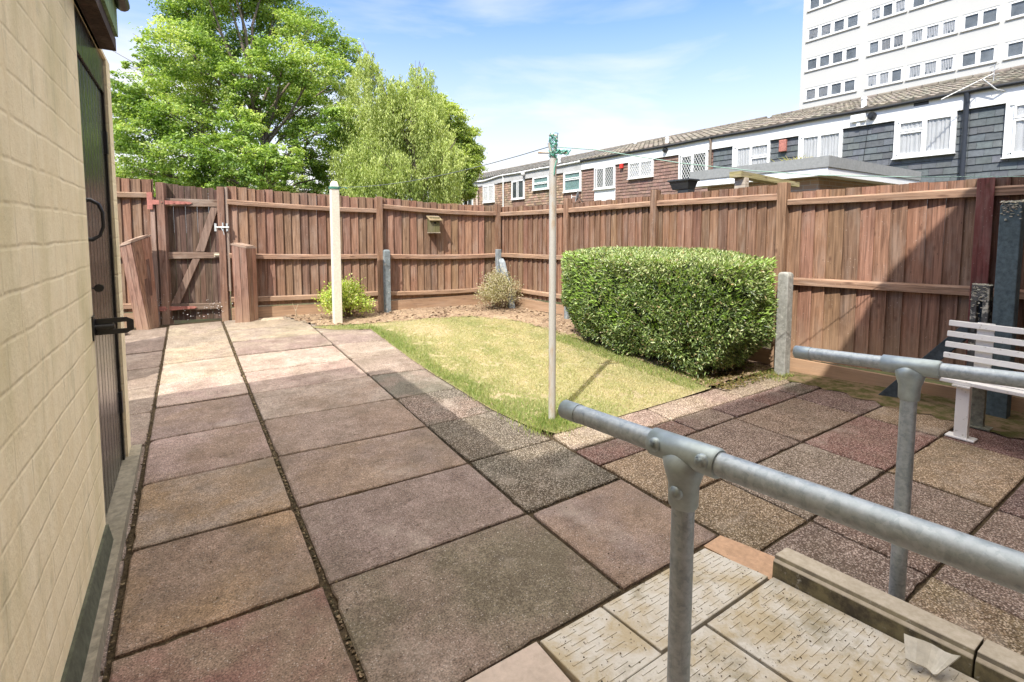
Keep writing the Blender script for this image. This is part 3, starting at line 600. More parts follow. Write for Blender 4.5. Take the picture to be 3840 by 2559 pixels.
def stub(corners_b, corners_t, label, capd):
    b = MB(); cen = [sum(c[k] for c in corners_b)/4 for k in range(3)]
    t = thing('post_casing', (cen[0], cen[1], cen[2]), label, 'boxed post')
    b.hexa(corners_b+corners_t, (.14, .08, .06))
    b.build('casing_boards', M['fence'], t, .004)
    cb_, ct_ = [Vector(c) for c in corners_b], [Vector(c) for c in corners_t]; rr = random.Random(7)
    for (i, j) in ((0, 1), (1, 2), (3, 0)):
        nrm = (cb_[j]-cb_[i]).cross(Vector((0, 0, 1))).normalized()
        for a_, e_ in ((.0, .49), (.515, 1.0)):
            q = [cb_[i].lerp(cb_[j], a_), cb_[i].lerp(cb_[j], e_), ct_[i].lerp(ct_[j], a_), ct_[i].lerp(ct_[j], e_)]; th = .010+rr.uniform(0, .006)
            b = MB(); b.hexa([q[0], q[1], q[1]+nrm*th, q[0]+nrm*th, q[2], q[3], q[3]+nrm*th, q[2]+nrm*th], jit((.29, .16, .11) if i else (.33, .21, .155), .16, rr)); b.build('cladding_board', M['fence'], t)
    tb = [Vector(c)+Vector((0, 0, .003)) for c in corners_t]; cc = sum(tb, Vector())/4
    low = [c + (c-cc)*.14 for c in tb]; b = MB(); b.hexa([tuple(c) for c in low]+[tuple(c+Vector((0, 0, .018))) for c in low], (.40, .31, .25)); 
    low = [cc + (c-cc)*.95 + Vector((0, 0, .018)) for c in tb]; b.hexa([tuple(c) for c in low]+[tuple(c+Vector((0, 0, .014))) for c in low], (.36, .27, .21)); b.build('cap_board', M['oldwood'], t)
gl = gz(-.5, 7.4)-.02
stub([(-.575, 7.30, gl), (-.455, 7.235, gl), (-.375, 7.42, gl), (-.52, 7.50, gl)], [(-.69, 7.29, 1.205), (-.585, 7.225, 1.245), (-.425, 7.44, 1.315), (-.56, 7.52, 1.275)], 'leaning wood clad stub post left of the gate with sloping cap', 0)
gr = gz(.6, 7.2)-.02
stub([(.445, 7.14, gr), (.60, 7.115, gr), (.70, 7.22, gr), (.545, 7.27, gr)], [(.435, 7.15, 1.205), (.585, 7.125, 1.165), (.70, 7.235, 1.160), (.55, 7.28, 1.20)], 'upright wood clad stub post right of the gate with sloping cap', 0)

# ------------------------------------------------------------------ concrete posts
def cpost(name, x, y, w, d, z0, z1, label, c=(.25, .25, .24), m='lightlichen', rot=0, top='round', cat='concrete post', extra=None):
    b = MB(); ca, sa = math.cos(rot), math.sin(rot)
    def ring(hw, hd, z): return [(x+ca*i*hw-sa*j*hd, y+sa*i*hw+ca*j*hd, z) for i, j in ((-1, -1), (1, -1), (1, 1), (-1, 1))]
    lv = [(1, z0), (1, z1-.03), (.88, z1-.008), (.6, z1)] if top == 'round' else [(1, z0), (1, z1-.01), (.9, z1)]
    vs = []; [vs.extend(ring(w/2*k, d/2*k, z)) for k, z in lv]; n = len(lv)
    b.add(vs, [(0, 3, 2, 1), (4*n-4, 4*n-3, 4*n-2, 4*n-1)] + [(4*i+j, 4*i+(j+1) % 4, 4*i+4+(j+1) % 4, 4*i+4+j) for i in range(n-1) for j in range(4)], c)
    o = b.build(name, M[m], None, .006); return tag(o, label, cat, 'concrete fence spurs') if extra is None else tag(o, label, cat)
cpost('concrete_spur', 2.375, 6.97, .085, .085, .1, 1.12, 'grey round topped concrete spur beside the fence post behind the lawn', (.20, .23, .24))
cpost('concrete_spur', 4.735, 2.47, .10, .10, 0, 1.0, 'pale grey concrete spur at the end of the clipped hedge', (.30, .30, .28))
cpost('concrete_spur', 4.455, 5.36, .075, .075, .1, 1.06, 'thin concrete spur half hidden between the steel pole and the hedge', (.22, .25, .26))
b = MB()
b.hexa([(4.09, 6.66, .15), (4.17, 6.66, .15), (4.17, 6.73, .15), (4.09, 6.73, .15), (4.075, 6.66, 1.10), (4.155, 6.66, 1.10), (4.155, 6.73, 1.10), (4.075, 6.73, 1.10)], (.24, .27, .29))
b.hexa([(4.15, 6.40, .15), (4.23, 6.35, .15), (4.25, 6.43, .15), (4.17, 6.47, .15), (4.10, 6.63, .90), (4.18, 6.58, .90), (4.18, 6.65, .96), (4.10, 6.68, .96)], (.28, .31, .33))
tag(b.build('concrete_spur', M['lightlichen'], None, .008), 'concrete corner spur with a slanting brace behind the dry bush', 'concrete post', 'concrete fence spurs')
cpost('tall_concrete_post', 4.99, 1.005, .11, .115, -.05, 1.60, 'tall dark blue grey concrete post crusted with lichen at the top', (.085, .115, .125), 'concrete', extra=1)
def crust(name, cx, cy, z, w, d, n, seed, label, parent_label):
    pass
def slotted():
    b = MB(); x0, x1, y0, y1, z1 = 4.93, 5.03, 1.085, 1.185, .985; c = (.10, .10, .095)
    b.box(x0, y0, -.05, x1, y1, .62, c); b.box(x0, y0, .622, x1, y0+.034, .86, c); b.box(x0, y1-.034, .622, x1, y1, .86, c); b.box(x0+.05, y0+.034, .622, x1, y1-.034, .86, (.05, .07, .09)); b.box(x0, y0, .862, x1, y1, z1, c)
    tag(b.build('slotted_concrete_post', M['lichen'], None, .004), 'short slotted concrete post crusted with lichen behind the bench', 'concrete post')
    b = MB(); b.hexa([(4.78, 1.72, -.02), (4.86, 1.72, -.02), (4.9, 1.62, -.02), (4.82, 1.60, -.02), (4.90, 1.20, .70), (4.98, 1.20, .70), (4.98, 1.17, .60), (4.90, 1.17, .60)], (.06, .075, .085))
    tag(b.build('raking_brace', M['concrete'], None, .004), 'dark slanting concrete brace below the fence beside the bench', 'brace')
slotted()
# lichen crust clumps on the tall post (real lumps)
def lumps(name, pts, r, m, parent=None, cols=((.5, .47, .38), (.36, .34, .27)), squash=.6, seed=1):
    rr = random.Random(seed); b = MB()
    ico = [(0, 0, 1), (.894, 0, .447), (.276, .851, .447), (-.724, .526, .447), (-.724, -.526, .447), (.276, -.851, .447), (.724, .526, -.447), (-.276, .851, -.447), (-.894, 0, -.447), (-.276, -.851, -.447), (.724, -.526, -.447), (0, 0, -1)]
    fs = [(0,1,2),(0,2,3),(0,3,4),(0,4,5),(0,5,1),(1,6,2),(2,7,3),(3,8,4),(4,9,5),(5,10,1),(6,7,2),(7,8,3),(8,9,4),(9,10,5),(10,6,1),(6,11,7),(7,11,8),(8,11,9),(9,11,10),(10,11,6)]
    for p in pts:
        k = r*rr.uniform(.4, 1.2); sx, sy, sz = rr.uniform(.7, 1.3), rr.uniform(.7, 1.3), rr.uniform(.5, 1)*squash; a = rr.uniform(0, 6.3)
        vs = []
        for v in ico:
            q = rr.uniform(.75, 1.2); x, y = v[0]*sx*k*q, v[1]*sy*k*q; vs.append((p[0]+x*math.cos(a)-y*math.sin(a), p[1]+x*math.sin(a)+y*math.cos(a), p[2]+v[2]*sz*k*q))
        b.add(vs, fs, jit(rr.choice(cols), .15, rr))
    return b.build(name, m, parent)
rr = random.Random(2)
tp = [o for o in COL.objects if o.name.startswith('tall_concrete_post')][0]
lumps('lichen_crust', [(4.99+rr.uniform(-.055, .055), 1.005+rr.uniform(-.058, .058), 1.6+rr.uniform(-.004, .008)) for _ in range(90)] + [(4.933, 1.005+rr.uniform(-.055, .055), 1.6-abs(rr.gauss(0, .05))) for _ in range(70)], .009, M['concrete'], tp, seed=5)['kind'] = 'stuff'
sp_ = [o for o in COL.objects if o.name.startswith('slotted_concrete_post')][0]
lumps('lichen_crust', [(4.98+rr.uniform(-.05, .05), 1.135+rr.uniform(-.05, .05), .985+rr.uniform(-.002, .006)) for _ in range(80)] + [(4.928, 1.135+rr.uniform(-.05, .05), .98-abs(rr.gauss(0, .12))) for _ in range(60)], .008, M['concrete'], sp_, seed=6)['kind'] = 'stuff'

# ------------------------------------------------------------------ bird box
def birdbox():
    P, L = frame(g2, g3); s = .73; t = thing('bird_box', tuple(P(s+.08, .0, 1.38)), 'mossy green wooden bird box hung on the fence behind the lawn', 'bird box')
    c = (.145, .14, .065)
    b = MB(); lbox(b, P, s, s+.155, -.04, .085, 1.375, 1.60, c); b.build('box', M['darkwood'], t, .003)
    b = MB(); b.hexa([P(s-.02, -.045, 1.615), P(s+.175, -.045, 1.615), P(s+.178, .125, 1.545), P(s-.018, .125, 1.545), P(s-.02, -.045, 1.632), P(s+.175, -.045, 1.632), P(s+.178, .125, 1.562), P(s-.018, .125, 1.562)], (.24, .19, .11)); b.build('roof', M['oldwood'], t)
    b = MB(); q = P(s+.078, .0855, 1.515); n = -(P(0, 1, 0)-P(0, 0, 0)); b.tube([q+n*.004, q-n*.0015], .016, 14, (.01, .01, .01)); b.build('entrance_hole', M['dark'], t)
    b = MB(); lbox(b, P, s-.006, s+.160, -.035, .095, 1.362, 1.374, (.42, .38, .28)); b.build('base_board', M['oldwood'], t)
birdbox()

# ------------------------------------------------------------------ clothes posts and lines
def posts_lines():
    z0 = gz(1.56, 6.5)
    t = thing('clothes_post', (1.555, 6.52, z0), 'square pale concrete clothes post standing before the bush and back fence', 'clothes post')
    b = MB(); 
    hw = .052
    vs = []
    for k, z in ((1, z0-.1), (.96, 1.93), (.9, 1.955), (.72, 2.0), (.5, 2.02)): vs += [(1.555+i*hw*k, 6.52+j*hw*k, z) for i, j in ((-1, -1), (1, -1), (1, 1), (-1, 1))]
    b.add(vs, [(0, 3, 2, 1), (16, 17, 18, 19)] + [(4*i+j, 4*i+(j+1) % 4, 4*i+4+(j+1) % 4, 4*i+4+j) for i in range(4) for j in range(4)], (.72, .66, .54)); b.build('shaft', stone_mat('cream_concrete', 40, .12, .85, 0, .25, stain=.12), t, .006)
    b = MB()
    for k in range(4): z = 1.925+.008*k; b.tube([(1.555+.055*c, 6.52+.055*s_, z) for c, s_ in ((-1, -1), (1, -1), (1, 1), (-1, 1), (-1, -1))], .0035, 6)
    b.tube([(1.61, 6.465, 1.94), (1.66, 6.45, 1.945), (1.70, 6.46, 1.93)], .006, 6); b.build('tied_cord', M['green_cord'], t)
    zp = gz(2.12, 2.72)
    t = thing('steel_clothes_pole', (2.12, 2.72, zp), 'tall rusty cream steel clothes pole on the near corner of the lawn', 'clothes pole')
    m, tt, bs = mat('weathered_cream_tube', .5, .5, .2); p = gpos(tt); n = noise(tt, mapping(tt, p, (8, 8, 2)), 1.5, 6, .7)
    lk(tt, mix(tt, rng_(tt, n, .48, .66), (.50, .49, .45), (.42, .27, .13)), bs.inputs['Base Color']); bump(tt, bs, n, .15, .003)
    b = MB(); b.tube([(2.124, 2.72, zp-.1), (2.116, 2.72, 1.885)], .0255, 20); b.build('tube', m, t)
    b = MB(); b.tube([(2.116, 2.72, 1.88), (2.116, 2.72, 1.935)], .016, 12); b.build('spigot', m, t)
    b = MB(); b.tube([(2.025, 2.77, 1.925), (2.1, 2.729, 1.925), (2.21, 2.67, 1.925)], .0075, 8, (.42, .27, .18)); b.build('cross_bar', m, t)
    b = MB(); b.tube([(2.107, 2.72, 1.90), (2.085, 2.73, 1.99)], .009, 8); b.tube([(2.125, 2.72, 1.92), (2.145, 2.715, 2.03), (2.143, 2.718, 2.045), (2.12, 2.73, 2.05), (2.095, 2.74, 2.045)], [.008, .008, .009, .009, .007], 8, (.5, .45, .4)); b.build('cleat_hook', m, t)
    rr = random.Random(4); b = MB()
    for k in range(16):
        a = rr.uniform(0, 6.28); pts = []
        for i in range(10): th = a+i*.75; r = rr.uniform(.016, .034); pts.append((2.118+r*math.cos(th), 2.72+r*math.sin(th), 1.895+.012*k*.8+rr.uniform(-.02, .02)))
        b.tube(pts, .0028, 5)
    for k in range(5):
        pts = [(2.13+.016*i+rr.uniform(-.008, .008), 2.70+rr.uniform(-.01, .01)-.008*i, 1.925+rr.uniform(-.018, .022)) for i in range(6)]; b.tube(pts, .004, 5)
    b.build('wound_cord', M['green_cord'], t)
    b = MB(); b.tube([(2.140, 2.70, 1.885), (2.125, 2.694, 1.865), (2.11, 2.693, 1.82), (2.105, 2.693, 1.77)], .0035, 6); b.build('loose_cord_end', M['green_cord'], t)
    pc = flat_mat('pale_line', (.32, .50, .44), .6, .3)
    b = MB(); pts = []
    for x, y, z in ((2.13, 2.71, 1.965), (2.37, 2.574, 1.949), (2.91, 2.273, 1.863), (3.35, 2.02, 1.815), (3.80, 1.78, 1.789), (4.4, 1.44, 1.782), (5.2, 1.0, 1.793), (5.27, .2, 1.86)): pts.append((x, y, z))
    b.tube(pts, .0032, 6); tag(b.build('washing_line', pc), 'thin pale green washing line sagging right from the steel pole over the fence', 'washing line')
    b = MB(); a = Vector((2.09, 2.73, 1.965)); e = Vector((1.6, 6.48, 1.945)); b.tube([a.lerp(e, k/12)-Vector((0, 0, .075*4*(k/12)*(1-k/12))) for k in range(13)], .003, 6)
    tag(b.build('washing_line', flat_mat('dark_line', (.12, .14, .13), .6, .3)), 'thin dark washing line running from steel pole to concrete clothes post', 'washing line')
posts_lines()

# ------------------------------------------------------------------ bench
SHADELEG = flat_mat('mossy_shaded_leg', (.20, .20, .15), .8, .3, 0, .5, 30, .2)  # rear legs: mossy grey, darkened for the shade behind the bench
def bench():
    t = thing('garden_bench', (4.45, .4, 0), 'white slatted bench with mossy legs against the shaded fence', 'bench')
    ya, yb = 1.225, -.28
    for i, (z0, x) in enumerate(((.700, 4.640), (.622, 4.630), (.545, 4.620), (.465, 4.610))):
        b = MB(); b.hexa([(x-.012, yb, z0-.001), (x+.012, yb, z0), (x+.012, ya+.004*i, z0), (x-.012, ya+.004*i, z0-.001), (x-.006, yb, z0+.038), (x+.018, yb, z0+.038), (x+.018, ya+.004*i, z0+.038), (x-.006, ya+.004*i, z0+.038)]); b.build('back_slat', M['bench'], t, .004)
    for i in range(4):
        x = 4.215+.095*i; b = MB(); b.box(x, yb, .375+.0*i, x+.07, ya-.08, .40); b.build('seat_slat', M['bench'], t, .004)
    for y in (1.03, -.1):
        b = MB(); b.box(4.255, y-.035, 0.014, 4.30, y+.035, .362); b.build('leg', M['bench'], t, .003)
        b = MB(); b.box(4.235, y-.075, .002, 4.325, y+.075, .014); b.build('foot_plate', M['bench'], t, .003)
        b = MB(); b.box(4.60, y-.035, .014, 4.64, y+.035, .362, (.3, .3, .3)); b.build('leg', SHADELEG, t, .003)
        b = MB(); b.box(4.57, y-.075, .002, 4.67, y+.075, .014); b.build('foot_plate', SHADELEG, t, .003)
        b = MB(); b.box(4.20, y-.045, .363, 4.66, y+.045, .373); b.build('seat_bracket', M['bench'], t)
        b = MB(); b.hexa([(4.63, y-.045, .375), (4.645, y-.045, .375), (4.645, y+.045, .375), (4.63, y+.045, .375), (4.662, y-.045, .742), (4.672, y-.045, .742), (4.672, y+.045, .742), (4.662, y+.045, .742)]); b.build('back_strap', M['bench'], t)
bench()

# ------------------------------------------------------------------ soil, lawn
LAWN = [(2.02, 2.58), (2.6, 2.57), (3.3, 2.58), (3.75, 2.60), (3.82, 3.3), (3.84, 3.9), (3.88, 4.4), (3.84, 5.2), (3.72, 5.75), (3.3, 6.18), (2.7, 6.28), (2.05, 6.36), (1.75, 6.30), (1.50, 6.38), (1.25, 6.38), (1.45, 6.15), (1.86, 6.02), (1.85, 5.4), (1.83, 4.6), (1.835, 4.1), (1.88, 3.1), (1.95, 2.75)]
LAWN = [(x-(.03 if x < 2 else 0), y-(.035 if y < 2.62 else 0)) for x, y in LAWN]
def inside(x, y, poly):
    x = np.asarray(x); y = np.asarray(y); r = np.zeros(x.shape, bool); n = len(poly)
    for i in range(n):
        (x0, y0), (x1, y1) = poly[i], poly[(i+1) % n]
        c = ((y0 > y) != (y1 > y)) & (x < (x1-x0)*(y-y0)/((y1-y0)+1e-12)+x0); r ^= c
    return r
def lawn_soil():
    b = MB(); pts = [(x, y, gz(x, y)+.006) for x, y in LAWN]; b.add(pts, [tuple(range(len(pts)))])
    m, t, bs = mat('thatch', .95, .1); p = gpos(t); n = noise(t, p, 2.1, 6, .65); n2 = noise(t, p, 80, 4, .7)
    c = mix(t, rng_(t, n, .38, .62), (.46, .39, .25), (.36, .34, .18)); c = mix(t, rng_(t, n2, .3, .7), mix(t, 1, c, (.55, .5, .45), 'MULTIPLY'), c)
    lk(t, c, bs.inputs['Base Color']); bump(t, bs, n2, .6, .01)
    tag(b.build('lawn', m), kind='structure')
    # soil beds as a lumpy grid
    xs = np.arange(1.0, 5.0, .035); ys = np.arange(2.2, 7.3, .035); X, Y = np.meshgrid(xs, ys)
    h = np.zeros_like(X)
    for f, a in ((7, .008), (17, .006), (37, .005)):
        for _ in range(4): th, ph = rng.uniform(0, 6.28, 2); h += a*.5*np.sin(f*(X*math.cos(th)+Y*math.sin(th))+ph)
    G = np.array([[gz(x, y) for x in xs] for y in ys]); Z = G+.012+h + rng.normal(0, .003, X.shape)
    bed = [(1.30, 6.42), (1.1, 6.9), (1.0, 7.3), (5.0, 7.3), (5.0, 2.57), (3.7, 2.57), (3.78, 3.3), (3.8, 4.4), (3.75, 5.5), (3.3, 6.1), (2.7, 6.2), (2.0, 6.28)]
    ins = inside(X, Y, bed); nx = len(xs); fs = []
    for j in range(len(ys)-1):
        for i in range(nx-1):
            if ins[j, i] and ins[j, i+1] and ins[j+1, i] and ins[j+1, i+1]: fs.append((j*nx+i, j*nx+i+1, (j+1)*nx+i+1, (j+1)*nx+i))
    b = MB(); b.add(list(zip(X.ravel(), Y.ravel(), Z.ravel())), fs, (.3, .2, .1), True)
    m, t, bs = mat('dry_garden_soil', .95, .1); p = gpos(t); n = noise(t, p, 22, 7, .7); n2 = noise(t, p, 3, 4, .6)
    lk(t, mix(t, rng_(t, n2, .4, .6), mix(t, rng_(t, n, .35, .65), (.15, .10, .065), (.36, .26, .175)), mix(t, rng_(t, n, .35, .65), (.22, .155, .10), (.44, .33, .22))), bs.inputs['Base Color']); bump(t, bs, n, .9, .02)
    tag(b.build('soil', m), kind='structure')
    rr = random.Random(11); pts = []
    while len(pts) < 1500:
        x, y = rr.uniform(1.0, 4.7), rr.uniform(2.4, 7.2)
        if inside(x, y, bed) and not inside(x, y, LAWN): pts.append((x, y, gz(x, y)+.018))
    tag(lumps('soil_clods', pts, .017, M['bark'], None, ((.14, .09, .055), (.30, .21, .14), (.40, .30, .21)), .7, 12), kind='stuff')
    # patio edge strip of dirt at the fence foot
    b = MB(); n = 40; rr = random.Random(5); L0 = [(4.60+rr.uniform(-.05, .05), -.3+2.9*i/n) for i in range(n+1)]; 
    b.add([(x, y, .003+rr.uniform(0, .006)) for x, y in L0]+[(4.85+.02*(1-y), y, .02) for x, y in L0]+[(5.25, y, .02) for x, y in L0], [(i, n+1+i, n+2+i, i+1) for i in range(n)]+[(n+1+i, 2*n+2+i, 2*n+3+i, n+2+i) for i in range(n)])
    m, t, bs = mat('mossy_dirt', .95, .1); p = gpos(t); n1 = noise(t, p, 11, 6, .7); lk(t, mix(t, rng_(t, n1, .4, .6), (.19, .135, .085), (.075, .075, .025)), bs.inputs['Base Color']); bump(t, bs, n1, .8, .015)
    tag(b.build('dirt_strip', m), kind='structure')
    # grass blades
    n = 120000; x = rng.uniform(1.1, 4.0, n*2); y = 2.5+rng.beta(1.15, 1.35, n*2)*4.0; k = inside(x, y, LAWN); x, y = x[k][:n], y[k][:n]; n = len(x)
    def fld(x, y, seed, f):
        r = np.random.default_rng(seed); s = 0
        for _ in range(5): th, ph = r.uniform(0, 6.28, 2); s = s+np.sin(f*r.uniform(.7, 1.4)*(x*math.cos(th)+y*math.sin(th))+ph)
        return s/5
    edge = np.clip(1-(x-1.83)/.55, 0, 1)*(y < 6.1) + np.clip(1-np.hypot(x-2.2, y-2.75)/.55, 0, 1) + .5*np.clip(1-(4-x)/.5, 0, 1)*(y < 4.3) + .8*(x < 1.9)*(y > 6)
    gr = np.clip(.27+.55*edge+.28*fld(x, y, 3, 4.5)+.22*fld(x, y, 4, 14)+rng.normal(0, .16, n), 0, 1)[:, None]
    straw = palette(n, [(.64, .56, .35), (.54, .46, .26), (.72, .66, .45)]); green = palette(n, [(.20, .30, .08), (.30, .38, .13), (.40, .44, .19)])
    col = straw*(1-gr)+green*gr
    z = np.array([gz(a, b_) for a, b_ in zip(x, y)])+.004
    d = np.stack([rng.normal(0, .5, n), rng.normal(0, .5, n), np.full(n, .9)], 1); g = gr[:, 0]
    L = (.010+.018*g+.008*rng.random(n)); tall = rng.random(n) < .02+.06*(edge > .75)+.12*(fld(x, y, 9, 22) > .45); L[tall] *= 1.9; bare = fld(x, y, 12, 17)+fld(x, y, 13, 41) > .62; L[bare] *= .35; col[bare] *= .7
    o = leaves('lawn_grass', np.stack([x, y, z], 1), d, rdir(n), L, .0028+.002*rng.random(n), col, M['blade']); tag(o, kind='stuff')
    # longer tufts round hedge foot, pole and borders
    n = 5000; x1 = rng.uniform(3.55, 3.95, n); y1 = rng.uniform(2.6, 4.6, n)
    x2 = rng.normal(2.1, .09, 1200); y2 = rng.normal(2.68, .07, 1200); x3 = rng.uniform(4.45, 4.78, 500); y3 = rng.uniform(2.35, 2.8, 500); x4 = rng.normal(1.9, .04, 1500); y4 = rng.uniform(2.55, 6, 1500)
    x = np.concatenate([x1, x2, x3, x4]); y = np.concatenate([y1, y2, y3, y4]); n = len(x); z = np.array([gz(a, b_) for a, b_ in zip(x, y)])+.004
    d = np.stack([rng.normal(0, .45, n), rng.normal(0, .45, n), np.full(n, .9)], 1)
    o = leaves('grass_tufts', np.stack([x, y, z], 1), d, rdir(n), rng.uniform(.02, .055, n), .003, palette(n, [(.16, .28, .05), (.30, .38, .10), (.5, .47, .2)]), M['blade']); tag(o, kind='stuff')
lawn_soil()
# moss and weeds in the joints
def joint_moss():
    rr = random.Random(8); pts = []
    for _ in range(1100): y = rr.uniform(.2, 7.2); pts.append((.392-.0166*(y-1.945)+rr.uniform(-.006, .006), y, gz(.3, y)-.008))
    for _ in range(500): x = rr.uniform(-.25, 1.95); k = rr.randrange(-1, 6); pts.append((x, 1.945+.6*k-.03*(x-.39)/.9+rr.uniform(-.004, .004), gz(x, 1.945+.6*k)-.009))
    for _ in range(350): y = rr.uniform(1.0, 6.5); pts.append((-.285+rr.uniform(-.012, .012), y, gz(-.3, y)-.004))
    tag(lumps('joint_moss', pts, .0058, M['bark'], None, ((.11, .08, .045), (.20, .15, .09), (.06, .05, .025)), .6, 13), kind='stuff')
joint_moss()
def grit():
    rr = random.Random(18); pts = []
    for _ in range(1500):
        x = rr.uniform(-.25, 4.6); y = 1.0+rr.betavariate(1, 2)*5.5
        if inside(x, y, LAWN) or (y > 2.6 and x > 1.9) or (y < 1.27 and .9 < x < 2.03): continue
        pts.append((x, y, gz(x, y)+.002))
    tag(lumps('paving_grit', pts, .0034, M['bark'], None, ((.07, .05, .035), (.16, .11, .07), (.50, .44, .36), (.10, .08, .04)), .5, 19), kind='stuff')
    pts = []
    for _ in range(900):
        x = rr.uniform(.95, 1.87); y = rr.uniform(-.1, 1.25); pts.append((x, y, .006+.075*(1.25-y)))
    tag(lumps('ramp_grit', pts, .0026, M['bark'], None, ((.06, .045, .03), (.13, .10, .06)), .5, 20), kind='stuff')
grit()
b = MB(); rr = random.Random(3)
stn = lumps('stone', [(-.70, 7.05, gz(-.7, 7)+.03)], .13, M['concrete'], None, ((.25, .21, .18),), .55, 4); tag(stn, 'grey rough stone lying at the foot of the left stub post', 'stone')

# ------------------------------------------------------------------ hedge and shrubs
def hedge():
    cx, cy, hx, hy, zt = 4.20, 3.60, .56, 1.17, 1.175
    t = thing('hedge', (cx, cy, gz(cx, cy)), 'dense clipped rounded box shaped evergreen hedge against the right fence', 'hedge')
    n = 92000
    th = rng.uniform(0, 2*np.pi, n); u = rng.random(n)
    tt = np.linspace(0, 2*np.pi, 4001); ex = hx*np.sign(np.cos(tt))*np.abs(np.cos(tt))**.62; ey = hy*np.sign(np.sin(tt))*np.abs(np.sin(tt))**.62
    al = np.concatenate([[0], np.cumsum(np.hypot(np.diff(ex), np.diff(ey)))]); TH = lambda q: np.interp((q/(2*np.pi)) % 1*al[-1], al, tt)
    def surf(th, v):         # v 0 bottom .. 1 top rim; superellipse plan
        th = TH(th); e = .62; c, s_ = np.cos(th), np.sin(th)
        px = np.sign(c)*np.abs(c)**e; py = np.sign(s_)*np.abs(s_)**e
        prof = np.where(v < .45, .80+.20*np.sin(np.clip(v/.45, 0, 1)*np.pi/2), 1.0)
        return px, py, prof
    top = rng.random(n) < .30
    v = np.where(top, 1, u**.95); px, py, pr = surf(th, v)
    rad = np.where(top, np.sqrt(rng.random(n)), 1.0)
    wob = .04*np.sin(5*th+4*v)+.035*np.sin(11*th-7*v)+.03*np.sin(17*v+3*th)+.02*np.sin(29*th+11*v)
    x = cx+hx*px*rad*(pr+wob*.9); y = cy+hy*py*rad*(pr+wob*.5)
    gl_ = np.array([gz(a, b_) for a, b_ in zip(x, y)])
    zb = gl_+.05+.06*np.abs(np.sin(3*th)); dome = zt-.09*(rad**4)-.02*np.sin(6*x+3*y)
    z = np.where(top, dome, zb+(zt-.09-zb)*v); z = np.where(~top & (v > .9), z-.0, z)
    nrm = np.stack([np.where(top, 0, px), np.where(top, 0, py*.8), np.where(top, 1, -.15+.3*v)], 1); nrm /= np.linalg.norm(nrm, axis=1, keepdims=True)
    holes = (np.sin(x*13+z*9)+np.sin(y*11-z*15)+np.sin((x+y)*23+z*7)) > 1.75
    depth = rng.exponential(.034, n)*1.0+holes*.09; P = np.stack([x, y, z], 1)-nrm*depth[:, None]
    D = nrm*.75+rdir(n)*.85+np.array([0, 0, .25]); Nn = nrm+rdir(n)*.7
    col = palette(n, [(.05, .08, .03), (.10, .16, .045), (.18, .27, .07), (.30, .41, .13)], .3)
    lum = top | (v > .82); new = rng.random(n) < np.where(lum, .62, .18); col[new] = palette(int(new.sum()), [(.38, .47, .17), (.52, .56, .30), (.30, .42, .12)])  # more pale leaves near the top: its highlight is put into the colour
    old = rng.random(n) < .05; col[old] = palette(int(old.sum()), [(.42, .30, .14), (.5, .45, .25)])
    leaves('foliage', P, D, Nn, rng.uniform(.022, .050, n), rng.uniform(.009, .016, n), col, M['gloss_leaf'], t)
    n = 4200; th = rng.uniform(0, 6.28, n); v = rng.uniform(.0, 1, n); px, py, pr = surf(th, v)  # upright sprigs
    x = cx+hx*px*pr*1.0; y = cy+hy*py*pr; z = .28+v*(zt-.33); D = np.stack([px*.8, py*.8, np.full(n, .5)], 1)+rdir(n)*.5
    leaves('new_shoots', np.stack([x, y, z], 1), D, rdir(n), rng.uniform(.04, .07, n), .016, palette(n, [(.22, .38, .06), (.36, .50, .12)]), M['gloss_leaf'], t)
    # dark woody core
    b = MB(); seg = 40; lv = [(.55, .18), (.80, .35), (.88, .6), (.90, .95), (.86, zt-.10), (.5, zt-.07)]; vs = []
    for k, z in lv:
        for i in range(seg):
            a = 2*math.pi*i/seg; c, s_ = math.cos(a), math.sin(a); vs.append((cx+hx*k*math.copysign(abs(c)**.62, c), cy+hy*k*math.copysign(abs(s_)**.62, s_), z))
    b.add(vs, [(r_*seg+i, r_*seg+(i+1) % seg, (r_+1)*seg+(i+1) % seg, (r_+1)*seg+i) for r_ in range(len(lv)-1) for i in range(seg)]+[tuple(range(seg))[::-1], tuple(range((len(lv)-1)*seg, len(lv)*seg))], (.018, .024, .010), True)
    b.build('inner_branches', M['bark'], t)
    b = MB(); rr = random.Random(6)
    for _ in range(34):
        x, y = cx+rr.uniform(-.35, .35), cy+rr.uniform(-.85, .85); b.tube([(x, y, gz(x, y)-.02), (x+rr.uniform(-.1, .1), y+rr.uniform(-.15, .15), .4)], [.012, .007], 6, (.10, .07, .045))
    b.build('stems', M['bark'], t)['kind'] = 'stuff'
    # fallen leaves below
    n = 1500; x = rng.uniform(3.8, 4.75, n); y = rng.uniform(2.45, 2.95, n); z = np.array([gz(a, b_) for a, b_ in zip(x, y)])+.02
    o = leaves('leaf_litter', np.stack([x, y, z], 1), rdir(n)*np.array([1, 1, .3]), np.tile([0, 0, 1.], (n, 1))+rdir(n)*.4, rng.uniform(.02, .04, n), .014, palette(n, [(.10, .09, .03), (.28, .20, .09), (.12, .17, .04)]), M['blade']); tag(o, kind='stuff')
hedge()
